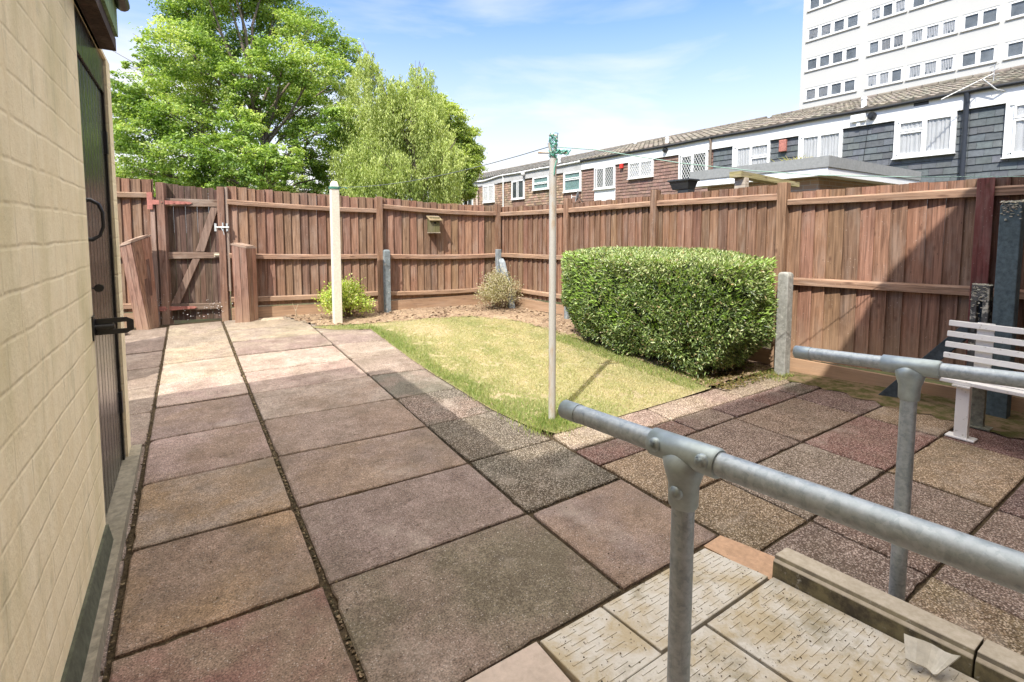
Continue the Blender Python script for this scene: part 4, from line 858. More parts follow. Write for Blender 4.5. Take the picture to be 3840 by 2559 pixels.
def shrub(name, cen, rad, n, size, cols, label, cat, seed, stemc=(.2, .14, .09), mt='leaf', nst=40, upb=.3):
    t = thing(name, (cen[0], cen[1], gz(cen[0], cen[1])), label, cat); g0 = gz(cen[0], cen[1]); rr = random.Random(seed); r_ = np.random.default_rng(seed)
    b = MB(); P = []; 
    per = n//nst
    for k in range(nst):
        a = rr.uniform(0, 6.28); el = rr.uniform(.1, 1.45); q = rr.uniform(.75, 1.05)
        tip = Vector((cen[0]+rad[0]*math.cos(a)*math.cos(el)*q, cen[1]+rad[1]*math.sin(a)*math.cos(el)*q, cen[2]+rad[2]*math.sin(el)*q - rad[2]*.25*(1-math.sin(el))))
        base = Vector((cen[0]+rr.uniform(-.05, .05), cen[1]+rr.uniform(-.05, .05), g0-.02)); mid = base.lerp(tip, .5)+Vector((rr.uniform(-.04, .04), rr.uniform(-.04, .04), .04))
        b.tube([base, mid, tip], [.008, .005, .002], 5, stemc)
        cl = r_.normal(0, 1, (per, 3))*np.array([.055, .055, .05])*(rad[0]/.35); fr = r_.random(per)[:, None]
        P.append(np.array(tip)+cl - (np.array(tip)-np.array(mid))*fr*.8)
    b.build('stems', M['bark'], t)['kind'] = 'stuff'; P = np.concatenate(P); P[:, 2] = np.maximum(P[:, 2], g0+.02)
    D = (P-np.array([cen[0], cen[1], g0+.1])); D /= np.linalg.norm(D, axis=1, keepdims=True); D = D*.7+rdir(len(P))*.8+np.array([0, 0, upb])
    leaves('foliage', P, D, rdir(len(P))+np.array([0, 0, .8]), rng.uniform(.6, 1.2, len(P))*size, size*.45, palette(len(P), cols, .2), M[mt], t)
shrub('flowering_shrub', (1.73, 6.78, .40), (.33, .26, .30), 5200, .042, [(.30, .44, .06), (.48, .60, .12), (.62, .68, .20), (.66, .58, .40)], 'bright yellow green shrub behind the pale concrete clothes post', 'shrub', 21)
shrub('dry_shrub', (3.98, 6.46, .42), (.38, .30, .33), 5200, .032, [(.44, .39, .27), (.58, .52, .38), (.40, .36, .24), (.42, .43, .20)], 'half dead straw coloured bush in the far corner of the garden', 'shrub', 22, (.30, .24, .17), 'blade', 60)
# small dead stalk and weeds near the right stub
b = MB(); b.tube([(1.15, 7.0, .2), (1.13, 6.98, .33), (1.16, 6.97, .42)], [.007, .005, .003], 6, (.45, .36, .25)); b.tube([(1.13, 6.98, .33), (1.09, 6.98, .44)], [.004, .002], 5, (.45, .36, .25))
tag(b.build('dead_stalk', M['bark']), 'thin dead forked stalk standing in the soil right of the gate', 'dead plant')
def flat_stone():
    b = MB(); b.hexa([(.72, 7.10, .205), (1.0, 7.05, .2), (1.02, 7.17, .205), (.75, 7.2, .21), (.73, 7.11, .235), (.99, 7.06, .232), (1.0, 7.15, .235), (.76, 7.19, .24)], (.42, .33, .24)); tag(b.build('flat_stone', M['concrete'], None, .01), 'flat tan stone by the gravel board right of the gate', 'stone')
flat_stone()
# bindweed threads with dried flowers on gate
def cobweb():
    n = 160; P, L = frame(g4, g1); pts = []
    r_ = random.Random(4)
    for k in range(n):
        c = r_.choice([(-.08, .43, .08), (.05, .32, .06), (.62, .40, .09), (.3, .36, .14), (.0, .5, .07)]); pts.append(P(c[0]+r_.gauss(0, c[2]), -.03+r_.uniform(0, .04), c[1]+r_.gauss(0, .05)))
    o = lumps('dried_blossom', pts, .006, M['white'], None, ((.7, .66, .55),), .9, 3); tag(o, kind='stuff')
cobweb()

# ------------------------------------------------------------------ trees
def tree(name, trunk, D, blobs, nleaf, size, cols, label, droop=0., trunk_r=.35, limbs=True, fork=.35, sigma=.45, twigs=0, dark=None, aspect=.62, seed=1, upn=.7):
    """blobs: (x, y, z, r) world; trunk (x,y,z0)"""
    global rng
    t = thing(name, trunk, label, 'tree', 'trees beyond the fence'); rr = random.Random(seed); r_ = np.random.default_rng(seed)
    b = MB(); bc = (.16, .13, .10)
    tp = Vector(trunk); top = max(q[2] for q in blobs); h0 = fork*(top-tp.z)+tp.z
    cx = sum(q[0] for q in blobs)/len(blobs); cy = sum(q[1] for q in blobs)/len(blobs)
    tpts = [tp, tp+Vector((.05, 0, (h0-tp.z)*.5)), Vector((tp.x+.1, tp.y, h0)), Vector(((tp.x+cx)/2, (tp.y+cy)/2, h0+(top-h0)*.5)), Vector((cx, cy, top-2.0))]
    b.tube(tpts, [trunk_r, trunk_r*.8, trunk_r*.62, trunk_r*.3, .03], 12, bc); b.build('trunk', M['bark'], t)
    b = MB()
    for (x, y, z, r) in blobs:
        e = Vector((x, y, z)); f = min(.92, max(.12, (z-tp.z)/(top-tp.z)*.72)); zz = tp.z+(top-tp.z)*f*.8+.2
        k = 0
        while k < 3 and tpts[k+1].z < zz: k += 1
        u = (zz-tpts[k].z)/max(.01, (tpts[k+1].z-tpts[k].z)); s = tpts[k].lerp(tpts[k+1], max(0, min(1, u)))
        m1 = s.lerp(e, .45)+Vector((rr.uniform(-.3, .3), rr.uniform(-.3, .3), rr.uniform(-.1, .5))); rad = .02+.035*r*trunk_r/.3
        b.tube([s, m1, e, e+(e-m1)*.35], [rad*1.3, rad, rad*.5, .012], 7, bc)
        for _ in range(5):
            a = e+Vector([rr.gauss(0, 1) for _ in range(3)]).normalized()*r*.85; b.tube([m1.lerp(e, rr.uniform(.3, 1)), a], [rad*.4, .008], 5, bc)
    b.build('limbs', M['bark'], t)
    vol = np.array([q[3]**2.2 for q in blobs]); vol /= vol.sum(); cnt = (vol*nleaf).astype(int); Ps, Ns, Sh = [], [], []
    for (x, y, z, r), c in zip(blobs, cnt):
        nc = max(6, int(c/55)); cd = r_.normal(size=(nc, 3)); cd /= np.linalg.norm(cd, axis=1, keepdims=True)
        cr_ = r*(.45+.62*r_.random((nc, 1))**.6); cc = np.array([x, y, z])+cd*cr_*np.array([1.1, 1, .80])
        idx = r_.integers(0, nc, c); sg = sigma*r*.36
        off = r_.normal(size=(c, 3))*np.array([1.25, 1.25, .5])*sg
        if droop: off[:, 2] = -np.abs(r_.exponential(droop, c)); off[:, :2] *= .38
        Ps.append(cc[idx]+off); Ns.append(cd[idx]); Sh.append(np.linalg.norm(cc[idx]-np.array([x, y, z]), axis=1)/r)
    P = np.concatenate(Ps); Nn = np.concatenate(Ns); n = len(P)
    D_ = rdir(n)*np.array([1, 1, .5])+np.array([0, 0, -.35 if not droop else -1.6]); Nn = Nn*.4+rdir(n)*.8+np.array([0, 0, upn])
    # clump colour: fresher and older sprays
    ph = np.sin(P[:, 0]*1.1+P[:, 2]*.9)+np.sin(P[:, 1]*1.3-P[:, 2]*1.4+1)+np.sin(P[:, 0]*2.7+P[:, 2]*2.2)
    tt = np.clip(.5+.16*ph+r_.normal(0, .22, n), 0, .999)*(len(cols)-1); cs = np.array(cols); i = tt.astype(int); f = (tt-i)[:, None]
    col = (cs[i]*(1-f)+cs[np.minimum(i+1, len(cols)-1)]*f)*(1+r_.uniform(-.18, .18, (n, 1)))
    leaves('crown', P, D_, Nn, r_.uniform(.7, 1.25, n)*size, r_.uniform(.8, 1.1, n)*size*aspect, col, M['leaf'], t)
    return t
MAPLE = [(0.31,30.13,12.15,1.15),(0.97,30.39,12.92,1.46),(2.62,29.68,13.86,1.58),(4.3,29.29,13.05,1.46),(5.48,27.33,11.7,1.27),(6.85,27.33,10.91,1.03),(0.27,26.79,9.46,1.46),(1.4,28.46,10.68,1.21),(-1.44,32.89,11.29,0.46),(-2.08,31.63,9.86,0.46),(-1.13,32.34,9.89,0.85),(-2.13,28.66,7.78,0.91),(-2.76,30.89,7.06,0.85),(-1.38,28.83,7.32,1.21),(-0.1,29.66,8.45,1.34),(1.24,28.99,9.02,1.21),(2.41,25.2,8.25,0.97),(3.89,25.4,9.27,1.21),(5.18,24.87,8.99,1.21),(6.97,27.1,9.5,0.91),(7.21,26.04,8.34,0.61),(-2.75,29.12,5.51,0.85),(-3.03,32.59,4.66,0.91),(-1.41,28.15,5.74,1.21),(-1.6,30.68,4.42,1.21),(-0.15,27.32,6.46,1.34),(-0.11,26.49,4.68,1.34),(1.24,30.44,7.62,1.09),(0.89,26.88,4.2,1.03),(2.46,26.15,7.17,1.09),(4.28,29.14,8.74,1.21),(5.57,27.64,7.91,1.27),(6.04,24.15,6.63,0.97),(4.2,28.94,7.16,1.09),(5.19,25.96,5.96,1.21),(6.54,25.77,5.54,1.03),(1.77,26.41,5.68,0.73),(3.85,28.83,4.47,0.61),(4.94,26.82,4.74,1.03),(6.35,27.32,4.34,0.97),(2.15,29.64,3.88,0.73),(4.04,25.25,3.63,0.61),(-3.05,30.2,3.52,0.73),(-0.69,27.61,3.32,0.85),(1.19,32.42,11.18,0.97),(3.92,30.7,11.91,0.97),(-1.19,34.26,7.63,1.09),(5.06,29.76,9.72,1.09),(1.98,21.72,4.26,0.91),(2.47,21.35,3.74,0.85),(0.91,23.66,4.73,0.85),(3.26,22.08,4.3,0.85),(1.86,23.12,5.71,0.85),(1.47,24.38,3.53,0.73),(2.9,23.43,3.31,0.67),(1.98,28.48,14.21,1.46),(3.74,28.51,14.34,1.34),(0.89,26.81,12.61,1.09)]
WILLOW = [(6.9,24.43,8.56,0.8),(6.7,21.83,8.56,0.67),(7.37,23.57,9.58,0.37),(6.75,24.01,6.94,1.1),(7.29,21.34,7.63,0.86),(7.65,23.24,6.66,1.16),(7.06,22.27,4.99,1.22),(6.49,23.23,4.7,0.98),(6.73,21.32,3.46,1.1),(8.25,20.71,6.6,0.98),(8.72,20.9,7.86,0.67),(9.49,22.73,9.06,0.61),(8.03,21.38,7.75,0.73),(8.18,22.85,7.27,0.86),(9.73,22.38,7.76,0.73),(8.91,22.77,5.6,1.16),(8.21,21.36,3.9,1.16),(9.26,20.89,6.06,0.92),(9.43,21.15,4.68,1.04),(9.84,21.5,3.52,0.98),(9.61,19.85,4.89,0.8),(9.52,21.92,6.89,0.98),(9.18,22.36,7.8,0.73),(8.32,22.95,6.07,1.22),(7.27,21.12,4.28,1.22)]
LIME = [(12.03,26.17,8.49,0.81),(11.86,24.14,7.49,0.73),(12.66,24.15,6.74,0.66),(13.19,24.37,5.81,0.66),(12.64,25.57,6.97,0.81),(12.54,24.1,5.29,0.95),(12.67,25.48,6.06,1.03),(12.51,24.67,5.94,0.81),(12.19,24.21,4.7,1.03),(12.62,23.93,4.56,0.73),(11.8,24.07,3.81,1.03),(12.42,23.42,3.72,0.59),(11.46,24.32,4.95,0.88)]
BACK = [(-5.75,58.96,5.82,1.47),(-3.14,58.71,5.68,1.47),(-0.13,52.72,5.38,1.35),(2.81,50.24,5.23,1.22),(6.26,52.5,5.39,1.1),(9.09,48.45,5.16,1.1),(11.63,46.18,5.19,1.22)]
tree('maple_tree', (3.1, 26.7, .2), 24, MAPLE, 140000, .145, [(.12, .21, .035), (.21, .33, .06), (.35, .47, .11), (.56, .63, .22)], 'large spreading bright green maple tree rising behind the back gate', trunk_r=.27, seed=3, sigma=.36)
tree('willow_tree', (8.7, 21.2, .2), 22, WILLOW, 90000, .14, [(.26, .34, .08), (.40, .48, .13), (.54, .59, .22), (.36, .44, .13)], 'paler yellow green drooping tree right of the maple', droop=.5, trunk_r=.12, aspect=.34, seed=5, upn=0)
tree('lime_tree', (12.7, 24.2, .2), 27, LIME, 40000, .15, [(.26, .35, .08), (.38, .47, .12), (.52, .57, .20)], 'fresh lime green tree at the end of the terrace roof', trunk_r=.12, seed=6)
tree('background_tree', (8.0, 44.0, -1.0), 45, BACK, 16000, .28, [(.10, .18, .04), (.18, .27, .06), (.30, .26, .16)], 'low dark line of far shrubs glimpsed under the maple', trunk_r=.2, seed=8, fork=.6)

# ------------------------------------------------------------------ terrace of houses beyond the fence
def tile_hung(name, c1, c2, mort, bw, rh, rough=.75):
    m, t, b = mat(name, rough, .35); p = gpos(t); sp = N(t, 'ShaderNodeSeparateXYZ'); lk(t, p, sp.inputs[0]); cb = N(t, 'ShaderNodeCombineXYZ'); lk(t, math_(t, 'ADD', sp.outputs['Y'], sp.outputs['X']), cb.inputs[0])
    wob = noise(t, p, 4, 3, .6); lk(t, math_(t, 'ADD', sp.outputs['Z'], math_(t, 'MULTIPLY', wob, .012)), cb.inputs[1])
    br = N(t, 'ShaderNodeTexBrick'); lk(t, cb.outputs[0], br.inputs['Vector']); br.inputs['Scale'].default_value = 1; br.inputs['Brick Width'].default_value = bw; br.inputs['Row Height'].default_value = rh; br.inputs['Mortar Size'].default_value = .006; br.inputs['Mortar Smooth'].default_value = .2
    br.inputs['Color1'].default_value = (*c1, 1); br.inputs['Color2'].default_value = (*c2, 1); br.inputs['Mortar'].default_value = (*mort, 1)
    n = noise(t, p, 3, 6, .65); c = mix(t, rng_(t, n, .35, .65), mix(t, 1, br.outputs['Color'], (.75, .75, .75), 'MULTIPLY'), mix(t, 1, br.outputs['Color'], (1.2, 1.2, 1.2), 'MULTIPLY'))
    lk(t, c, b.inputs['Base Color']); bump(t, b, n, .1, .01); return m
TM = {'brown': tile_hung('brown_hung_tiles', (.27, .165, .125), (.24, .14, .105), (.06, .04, .03), .166, 5), 'brick': tile_hung('mottled_hung_tiles', (.34, .22, .15), (.25, .15, .11), (.05, .035, .03), .166, 5), 'slate': tile_hung('grey_hung_slates', (.135, .155, .165), (.10, .12, .13), (.02, .025, .03), .30, 5)}
RT = stone_mat('concrete_roof_tiles', 6, .25, .9, 0, .3, stain=.5)
GL = bpy.data.materials.new('window_glass'); GL.use_nodes = True; t_ = GL.node_tree; b_ = t_.nodes['Principled BSDF']; b_.inputs['Base Color'].default_value = (.03, .04, .045, 1); b_.inputs['Roughness'].default_value = .04; b_.inputs['Specular IOR Level'].default_value = .8
tr_ = N(t_, 'ShaderNodeBsdfTransparent'); ms_ = N(t_, 'ShaderNodeMixShader'); ms_.inputs[0].default_value = .82; lk(t_, b_.outputs[0], ms_.inputs[1]); lk(t_, tr_.outputs[0], ms_.inputs[2]); lk(t_, ms_.outputs[0], t_.nodes['Material Output'].inputs[0])
CUR = flat_mat('net_curtain', (.80, .82, .83), .9, .1, 0, .08, 3); TEAL = flat_mat('teal_blind', (.28, .46, .44), .8, .2, 0, .15, 2); RMd = flat_mat('room_behind_glass', (.09, .11, .11), .9, .1, 0, .4, 1.2)
def win(parent, X, y0, y1, z0, z1, panels, curt='net', lead=False, base=None, fr=.07, openp=None, drop=None):
    """window on a wall facing -X. panels: list of (u0,u1,v0,v1) fractions, u from the left seen from the yard (high y)"""
    f = MB(); d0, d1 = X-.125, X-.002; Y = lambda u: y1-(y1-y0)*u; Z = lambda v: z0+(z1-z0)*v
    f.box(d0+.03, y0, z0, d1, y1, z0+fr, (.8,)*3); f.box(d0+.03, y0, z1-fr, d1, y1, z1, (.8,)*3); f.box(d0+.03, y0, z0+fr, d1, y0+fr, z1-fr, (.8,)*3); f.box(d0+.03, y1-fr, z0+fr, d1, y1, z1-fr, (.8,)*3)
    f.box(d0-.035, y0-.02, z0-.03, d1, y1+.02, z0-.001, (.8,)*3)
    pn = MB(); ld = MB()
    for (u0, u1, v0, v1) in panels:
        ya, yb = Y(u1), Y(u0); za, zb = Z(v0), Z(v1); s = .045
        x = d0+.012
        f.box(x, ya, za, x+.05, yb, za+s, (.8,)*3); f.box(x, ya, zb-s, x+.05, yb, zb, (.8,)*3); f.box(x, ya, za+s, x+.05, ya+s, zb-s, (.8,)*3); f.box(x, yb-s, za+s, x+.05, yb, zb-s, (.8,)*3)
        ya += s; yb -= s; za += s; zb -= s
        pn.box(x+.018, ya, za, x+.024, yb, zb)
        if lead:
            st = .125; h = zb-za; w = yb-ya
            k = -int(h/st/1.6)-2
            while k*st < w+h:
                for sg in (1, -1):
                    a0 = k*st; pts = []
                    # line y = a0 + t*h*.62 , z = t*h
                    t0, t1 = 0., 1.; g = .60*h
                    lo, hi = sorted(((0-a0)/g, (w-a0)/g)); t0, t1 = max(0, lo), min(1, hi)
                    if t1-t0 > .02:
                        P0 = (a0+t0*g, t0*h); P1 = (a0+t1*g, t1*h)
                        if sg < 0: P0, P1 = (P0[0], h-P0[1]), (P1[0], h-P1[1])
                        ld.tube([(x+.012, ya+P0[0], za+P0[1]), (x+.012, ya+P1[0], za+P1[1])], .0075, 4, (.6, .62, .6), False, False)
                k += 1
    o = f.build('window', M['upvc'], parent); o.name = 'window'
    sub = []
    for mb, nm, mm in ((pn, 'pane', GL), (ld, 'leading', M['white'])):
        if mb.v: c = mb.build(nm, mm, parent); c.parent = o; sub.append(c)
    b = MB(); b.box(X-.045, y0+fr*.5, z0+fr*.5, X-.040, y1-fr*.5, z1-fr*.5); c = b.build('room_backing', RMd, parent); c.parent = o
    if curt in ('net', 'teal', 'blinds'):
        b = MB(); n = 110; vs = []; zc0 = z0+fr+.0; zc1 = z1-fr*.6
        if drop: zc0 = z0+(z1-z0)*drop
        for j in range(2):
            for i in range(n+1):
                yy = y0+fr*.6+(y1-y0-fr*1.2)*i/n; amp = .012 if curt != 'teal' else .003
                zz = (zc1 if j else zc0 + (.05*abs(math.sin(i*.9)) if curt == 'net' else 0)); vs.append((X-.062+amp*math.sin(i*.78+math.sin(i*.3)), yy, zz))
        b.add(vs, [(i, i+1, n+2+i, n+1+i) for i in range(n)], (.7, .7, .7), True); c = b.build('curtain', CUR if curt != 'teal' else TEAL, parent); c.parent = o
    return o
TWO = [(.03, .5, .05, .95), (.5, .97, .05, .95)]
XW = 18.0
HB = [(-11.6, -3.5), (-3.5, 4.6), (4.6, 12.5), (12.5, 20.5), (20.5, 28.5), (28.5, 39.3)]
def terrace():
    lab = ['grey slated terrace house at the right edge with a black downpipe', 'grey slate hung terrace house with large white bay windows beside the dark downpipe', 'grey slated terrace house with red alarm box behind the flat roof extension', 'brown tile hung terrace house with red alarm and leaded windows', 'mottled brick tiled terrace house behind the top of the steel pole', 'farthest weathered terrace house with peeling fascia beside the trees']
    spec = {2: 0}
    for i, (a, c) in enumerate(HB):
        if i == 0: continue
        wallm = {1: 'slate', 2: 'slate', 3: 'brown', 4: 'brick', 5: 'brick'}[i]
        t = thing('terraced_house', (XW+4, (a+c)/2, -.2), lab[i] if i else lab[0], 'house', 'houses of the terrace')
        b = MB(); b.box(XW+8, a+.001, -.2, XW+8.2, c-.001, 4.72); b.build('rear_wall', TM[wallm], t); b = MB(); b.box(XW, a+.001, -.2, XW+.25, c-.001, 4.72)
        if i == 5: b.box(XW+.25, c-.2, -.2, XW+8, c-.002, 5.0)
        w = b.build('wall', TM[wallm], t)
        # lapped courses: real thin ledges that throw their own shadow lines
        b = MB(); rh = .205 if wallm == 'slate' else .150; z = .2; rr = random.Random(i)
        tl = .33 if wallm == 'slate' else .22; k = 0; cc = {'slate': (.11, .122, .128), 'brown': (.235, .15, .12), 'brick': (.31, .215, .155)}[wallm]
        z = 2.0
        while z < 4.70:
            y = a+.01-(k % 2)*tl/2
            while y < c-.01:
                y2 = min(y+tl-.006, c-.01); ys = max(y, a+.01); dz = rr.uniform(-.008, .008); z1 = min(z+rh, 4.715)
                if y2-ys > .02:
                    cv = jit(cc, .16 if wallm != 'brick' else .34, rr)
                    b.add([(XW-.032, ys, z+dz), (XW-.032, y2, z+dz), (XW-.004, y2, z1), (XW-.004, ys, z1), (XW-.0, ys, z+dz), (XW-.0, y2, z+dz)], [(0, 1, 2, 3), (4, 5, 1, 0), (0, 3, 4), (1, 5, 2)], cv)
                y += tl
            z += rh; k += 1
        b.build('hung_tiles', stone_mat('hung_'+wallm, 9, .22, .8 if wallm != 'slate' else .55, 0, .2, stain=.3), t)
        # fascia, soffit, gutter
        b = MB(); b.box(XW-.10, a+.002, 4.74, XW-.03, c-.002, 5.22); b.build('fascia', FW if i > 3 else M['white'], t)
        b = MB(); g = XW-.17; n = 24; vs = []
        sag = .0 if i < 4 else .0
        b.tube([(g, a+(c-a)*q/n, 5.20 - (.16*math.sin(q/n*6.28)**2*(1 if i == 5 and q < n*.66 else .12))) for q in range(n+1)], .055, 10, (.12,)*3); b.build('gutter', M['black'] if i < 4 else M['upvc'], t)
        # pantiled roof: rolled tiles laid in lapped courses
        tw, cl, pitch = .30, .36, math.radians(16.5); n_c = 12; ncol = int(round((c-a)/tw)); vs, fs, cs = [], [], []; rr = random.Random(40+i)
        prof = [(0, .045), (.10, .05), (.22, .018), (.45, 0), (.70, .006), (.86, .03), (1.0, .045)]
        for r_ in range(n_c):
            for k in range(ncol):
                yb = a+k*(c-a)/ncol; w_ = (c-a)/ncol; dz = rr.uniform(-.006, .006); o = len(vs); sl = .012*rr.uniform(-1, 1)
                for e in (0, 1):
                    d = (r_+e*1.06)*cl; x = XW-.20+d*math.cos(pitch); z = 5.24+d*math.sin(pitch)+(.028 if e == 0 else 0.)+dz
                    for u, h in prof: vs.append((x+ (sl if e == 0 else 0), yb+u*w_, z+h))
                m_ = len(prof)
                for u, h in prof: vs.append((vs[o][0], yb+u*w_, 5.20+ r_*cl*math.sin(pitch)))
                cv = jit((.185, .165, .135) if i < 4 else (.13, .125, .115), .2, rr)
                for q in range(m_-1): fs.append((o+q, o+q+1, o+m_+q+1, o+m_+q)); cs.append(cv); fs.append((o+2*m_+q, o+2*m_+q+1, o+q+1, o+q)); cs.append(tuple(x*.6 for x in cv))
        b = MB(); b.v = vs; b.f = fs; b.c = cs; b.c2 = cs; b.sm = [False]*len(fs); rf = b.build('roof', RT, t)
        b = MB(); xr = XW-.2+n_c*cl*math.cos(pitch); zr = 5.24+n_c*cl*math.sin(pitch); b.add([(xr, a, zr), (xr, c, zr), (XW+8.4, c, 5.2), (XW+8.4, a, 5.2)], [(0, 1, 2, 3)], (.25, .22, .18)); b.build('rear_roof_slope', RT, t)
        b = MB(); y = a+.1
        while y < c-.3: b.tube([(xr, y, zr+.02), (xr, y+.42, zr+.02)], .11, 8, jit((.17, .15, .125), .12, rr)); y += .45
        q = b.build('ridge_tiles', RT, t)
        H[i] = t
    T = H
    top = 4.735
    fl = M['upvc']
    def spand(i, y0, y1, z0, z1, m_, c=(.8,)*3): b = MB(); b.box(XW-.05, y0, z0, XW-.001, y1, z1, c); b.build('panel', m_, T[i])
    win(T[1], XW, 2.2, 3.88, 3.33, top, [(.10, .5, .70, .95), (.10, .5, .05, .68), (.5, .97, .05, .95)], 'net')
    win(T[2], XW, 4.86, 6.30, 3.60, top, [(.08, .5, .68, .93), (.08, .5, .06, .66), (.52, .95, .06, .93)], 'net')
    win(T[2], XW, 7.72, 9.10, 3.40, top, [(.10, .5, .05, .95), (.5, .97, .05, .95)], 'net')
    win(T[2], XW, 10.12, 11.60, 3.42, top, [(.12, .52, .05, .93), (.52, .98, .60, .93), (.52, .98, .05, .58)], 'net')
    win(T[3], XW, 12.70, 14.14, 3.48, top, [(.10, .48, .05, .93), (.5, .97, .05, .97)], 'none', True)
    win(T[3], XW, 15.56, 17.09, 3.94, top, TWO, 'net', True)
    win(T[3], XW, 17.99, 19.50, 3.60, top, [(.12, .50, .05, .95), (.52, .98, .05, .97)], 'none', True); spand(3, 17.99, 19.50, 2.9, 3.565, M['upvc'])
    win(T[4], XW, 20.56, 22.06, 3.62, top, [(.08, .97, .66, .95), (.08, .97, .06, .62)], 'teal'); spand(4, 20.60, 22.0, 3.0, 3.58, TM['brown'])
    win(T[4], XW, 23.42, 25.08, 3.94, top, [(.08, .97, .52, .95), (.08, .97, .06, .48)], 'teal')
    win(T[4], XW, 26.0, 27.47, 3.50, top, [(.07, .46, .05, .95), (.54, .97, .05, .97)], 'none'); spand(4, 26.05, 27.4, 3.0, 3.46, TM['brown'])
    win(T[5], XW, 29.70, 31.28, 3.48, top, TWO, 'net', True)
    win(T[5], XW, 32.84, 34.40, 3.2, top, TWO, 'none'); win(T[5], XW, 36.04, 37.54, 3.2, top, TWO, 'none')
    def pipe(i, y, m_, r=.045, z0=-.2, z1=5.1):
        b = MB(); b.tube([(XW-.17, y, 5.18), (XW-.12, y, 5.02), (XW-.12, y, z0)], r, 10); b.build('downpipe', m_, T[i])
    pipe(2, 4.66, BLUEB, .062); pipe(3, 12.56, flat_mat('rusty_pipe', (.22, .17, .13), .7), .05); pipe(4, 28.45, M['upvc'], .045)
    b = MB(); b.tube([(XW-.16, 32.0, 2.0), (XW-.16, 32.0, 4.45)], .07, 12, (.6, .5, .4)); b.tube([(XW-.16, 32.0, 4.45), (XW-.16, 32.0, 4.53), (XW-.16, 32.0, 4.56)], [.095, .095, .03], 12); b.build('soil_pipe', flat_mat('beige_pipe', (.58, .48, .40), .6), T[5])
    def alarm(i, y, z, w, h): b = MB(); b.box(XW-.16, y-w/2, z-h/2, XW-.04, y+w/2, z+h/2, (.6, .1, .08)); b.build('alarm_box', M['red'] if w > .2 else flat_mat('bright_red', (.62, .05, .04), .4), T[i], .02)
    alarm(2, 9.63, 4.47, .25, .42); alarm(3, 17.53, 4.62, .18, .24)
    def lamp(i, y, z, r, m_, stalk=True):
        b = MB(); n = 8; pts = [(XW-.24, y, z-r*math.cos(math.pi*k/n)) for k in range(n+1)]; b.tube(pts, [max(.004, r*math.sin(math.pi*k/n)) for k in range(n+1)], 14, (.8,)*3); o = b.build('globe_light', m_, T[i]); b = MB(); b.tube([(XW-.04, y, z-.30), (XW-.16, y, z-.26), (XW-.24, y, z-r)], .018, 8); b.build('light_bracket', M['black'], T[i])
    lamp(4, 25.9, 5.04, .13, M['white']); lamp(4, 23.0, 4.5, .08, M['white'])
    def vent(i, y, z, r): b = MB(); b.tube([(XW-.10, y, z), (XW-.20, y, z), (XW-.24, y, z)], [r*1.1, r, r*.8], 16, (.05,)*3); b.tube([(XW-.22, y, z), (XW-.26, y, z)], r*.55, 12, (.2,)*3); b.build('flue_vent', M['black'], T[i])
    vent(2, 6.89, 4.98, .11); vent(3, 14.83, 5.02, .10)
    b = MB(); b.box(XW-.19, 7.05, 4.88, XW-.12, 7.46, 5.10, (.8,)*3); b.box(XW-.195, 7.08, 4.905, XW-.189, 7.43, 5.075, (.7,)*3); b.box(XW-.15, 7.20, 4.74, XW-.05, 7.30, 4.875, (.1,)*3); b.build('floodlight', M['upvc'], T[2])
    for i, y, z in ((3, 14.9, 5.33), (2, 7.2, 5.35), (4, 22.6, 5.35)):
        b = MB(); b.tube([(XW+.05, y, z-.1), (XW+.05, y, z+.24)], .075, 14, (.8,)*3); b.tube([(XW+.05, y, z+.24), (XW+.05, y, z+.30)], [.095, .07], 14); b.build('roof_vent', M['upvc'], T[i])
    b = MB(); b.box(XW-.105, 5.5, 5.06, XW-.09, 5.85, 5.20, (.1,)*3); b.build('fascia_grille', M['black'], T[2])
    # satellite dish on a house wall
    b = MB(); c = Vector((XW-.45, 20.28, 3.28)); d = Vector((-.80, .58, .2)).normalized(); pts = [c+d*q for q in (0, .03, .08, .13)]; b.tube(pts, [.05, .18, .27, .33], 18, (.3,)*3, False); b.tube([c, c+Vector((.4, .1, -.3))], .02, 6); b.tube([c-Vector((0, 0, .2)), c+d*.35-Vector((0, 0, .1))], .012, 6); b.build('satellite_dish', flat_mat('grey_dish', (.20, .21, .22), .5), T[4])
    b = MB(); b.tube([(XW-.55, 20.75, 2.6), (XW-.55, 20.75, 3.4)], .02, 6); b.tube([(XW-.55, 20.75, 3.3), (XW-.05, 20.75, 3.3)], .015, 6); b.build('aerial_mast', M['upvc'], T[4])
    # television aerial by the downpipe
    b = MB(); q0 = Vector((XW-.35, 4.3, 5.42)); b.tube([(XW-.1, 3.9, 5.05), (XW-.25, 4.05, 5.1), q0-Vector((0, 0, .02))], .018, 6); u = Vector((-.5, .62, -.42)).normalized(); e = q0+u*1.0-Vector((0, 0, .0)); b.tube([q0-u*.25, e], .014, 6)
    for k in range(11):
        p = q0+u*(k*.095-.05); s = .26-.012*k; v = Vector((.4, -.6, 0)).cross(u).normalized(); w2 = u.cross(Vector((0, 0, 1))).normalized(); b.tube([p-w2*s*.5, p+w2*s*.5], .007, 5)
    b.tube([q0-u*.25+Vector((0, 0, .22)), q0-u*.25-Vector((0, 0, .2))], .01, 5); 
    for k in range(4): p = q0-u*.25+Vector((0, 0, .2-.13*k)); b.tube([p-w2*.2, p+w2*.2], .008, 5)
    b.build('television_aerial', flat_mat('aerial_metal', (.6, .6, .58), .5, .5, .5), T[1])
    b = MB(); pts = [(XW-.06, 10.0-.35*k, 4.60+.12*math.sin(k*.5)+.02*k) for k in range(10)]; b.tube(pts, .008, 5, (.3,)*3); b.tube([(XW-.06, 7.0, 4.7), (XW-.06, 7.1, 3.6), (XW-.06, 7.12, 2.8)], .008, 5); b.build('loose_cable', M['black'], T[2])
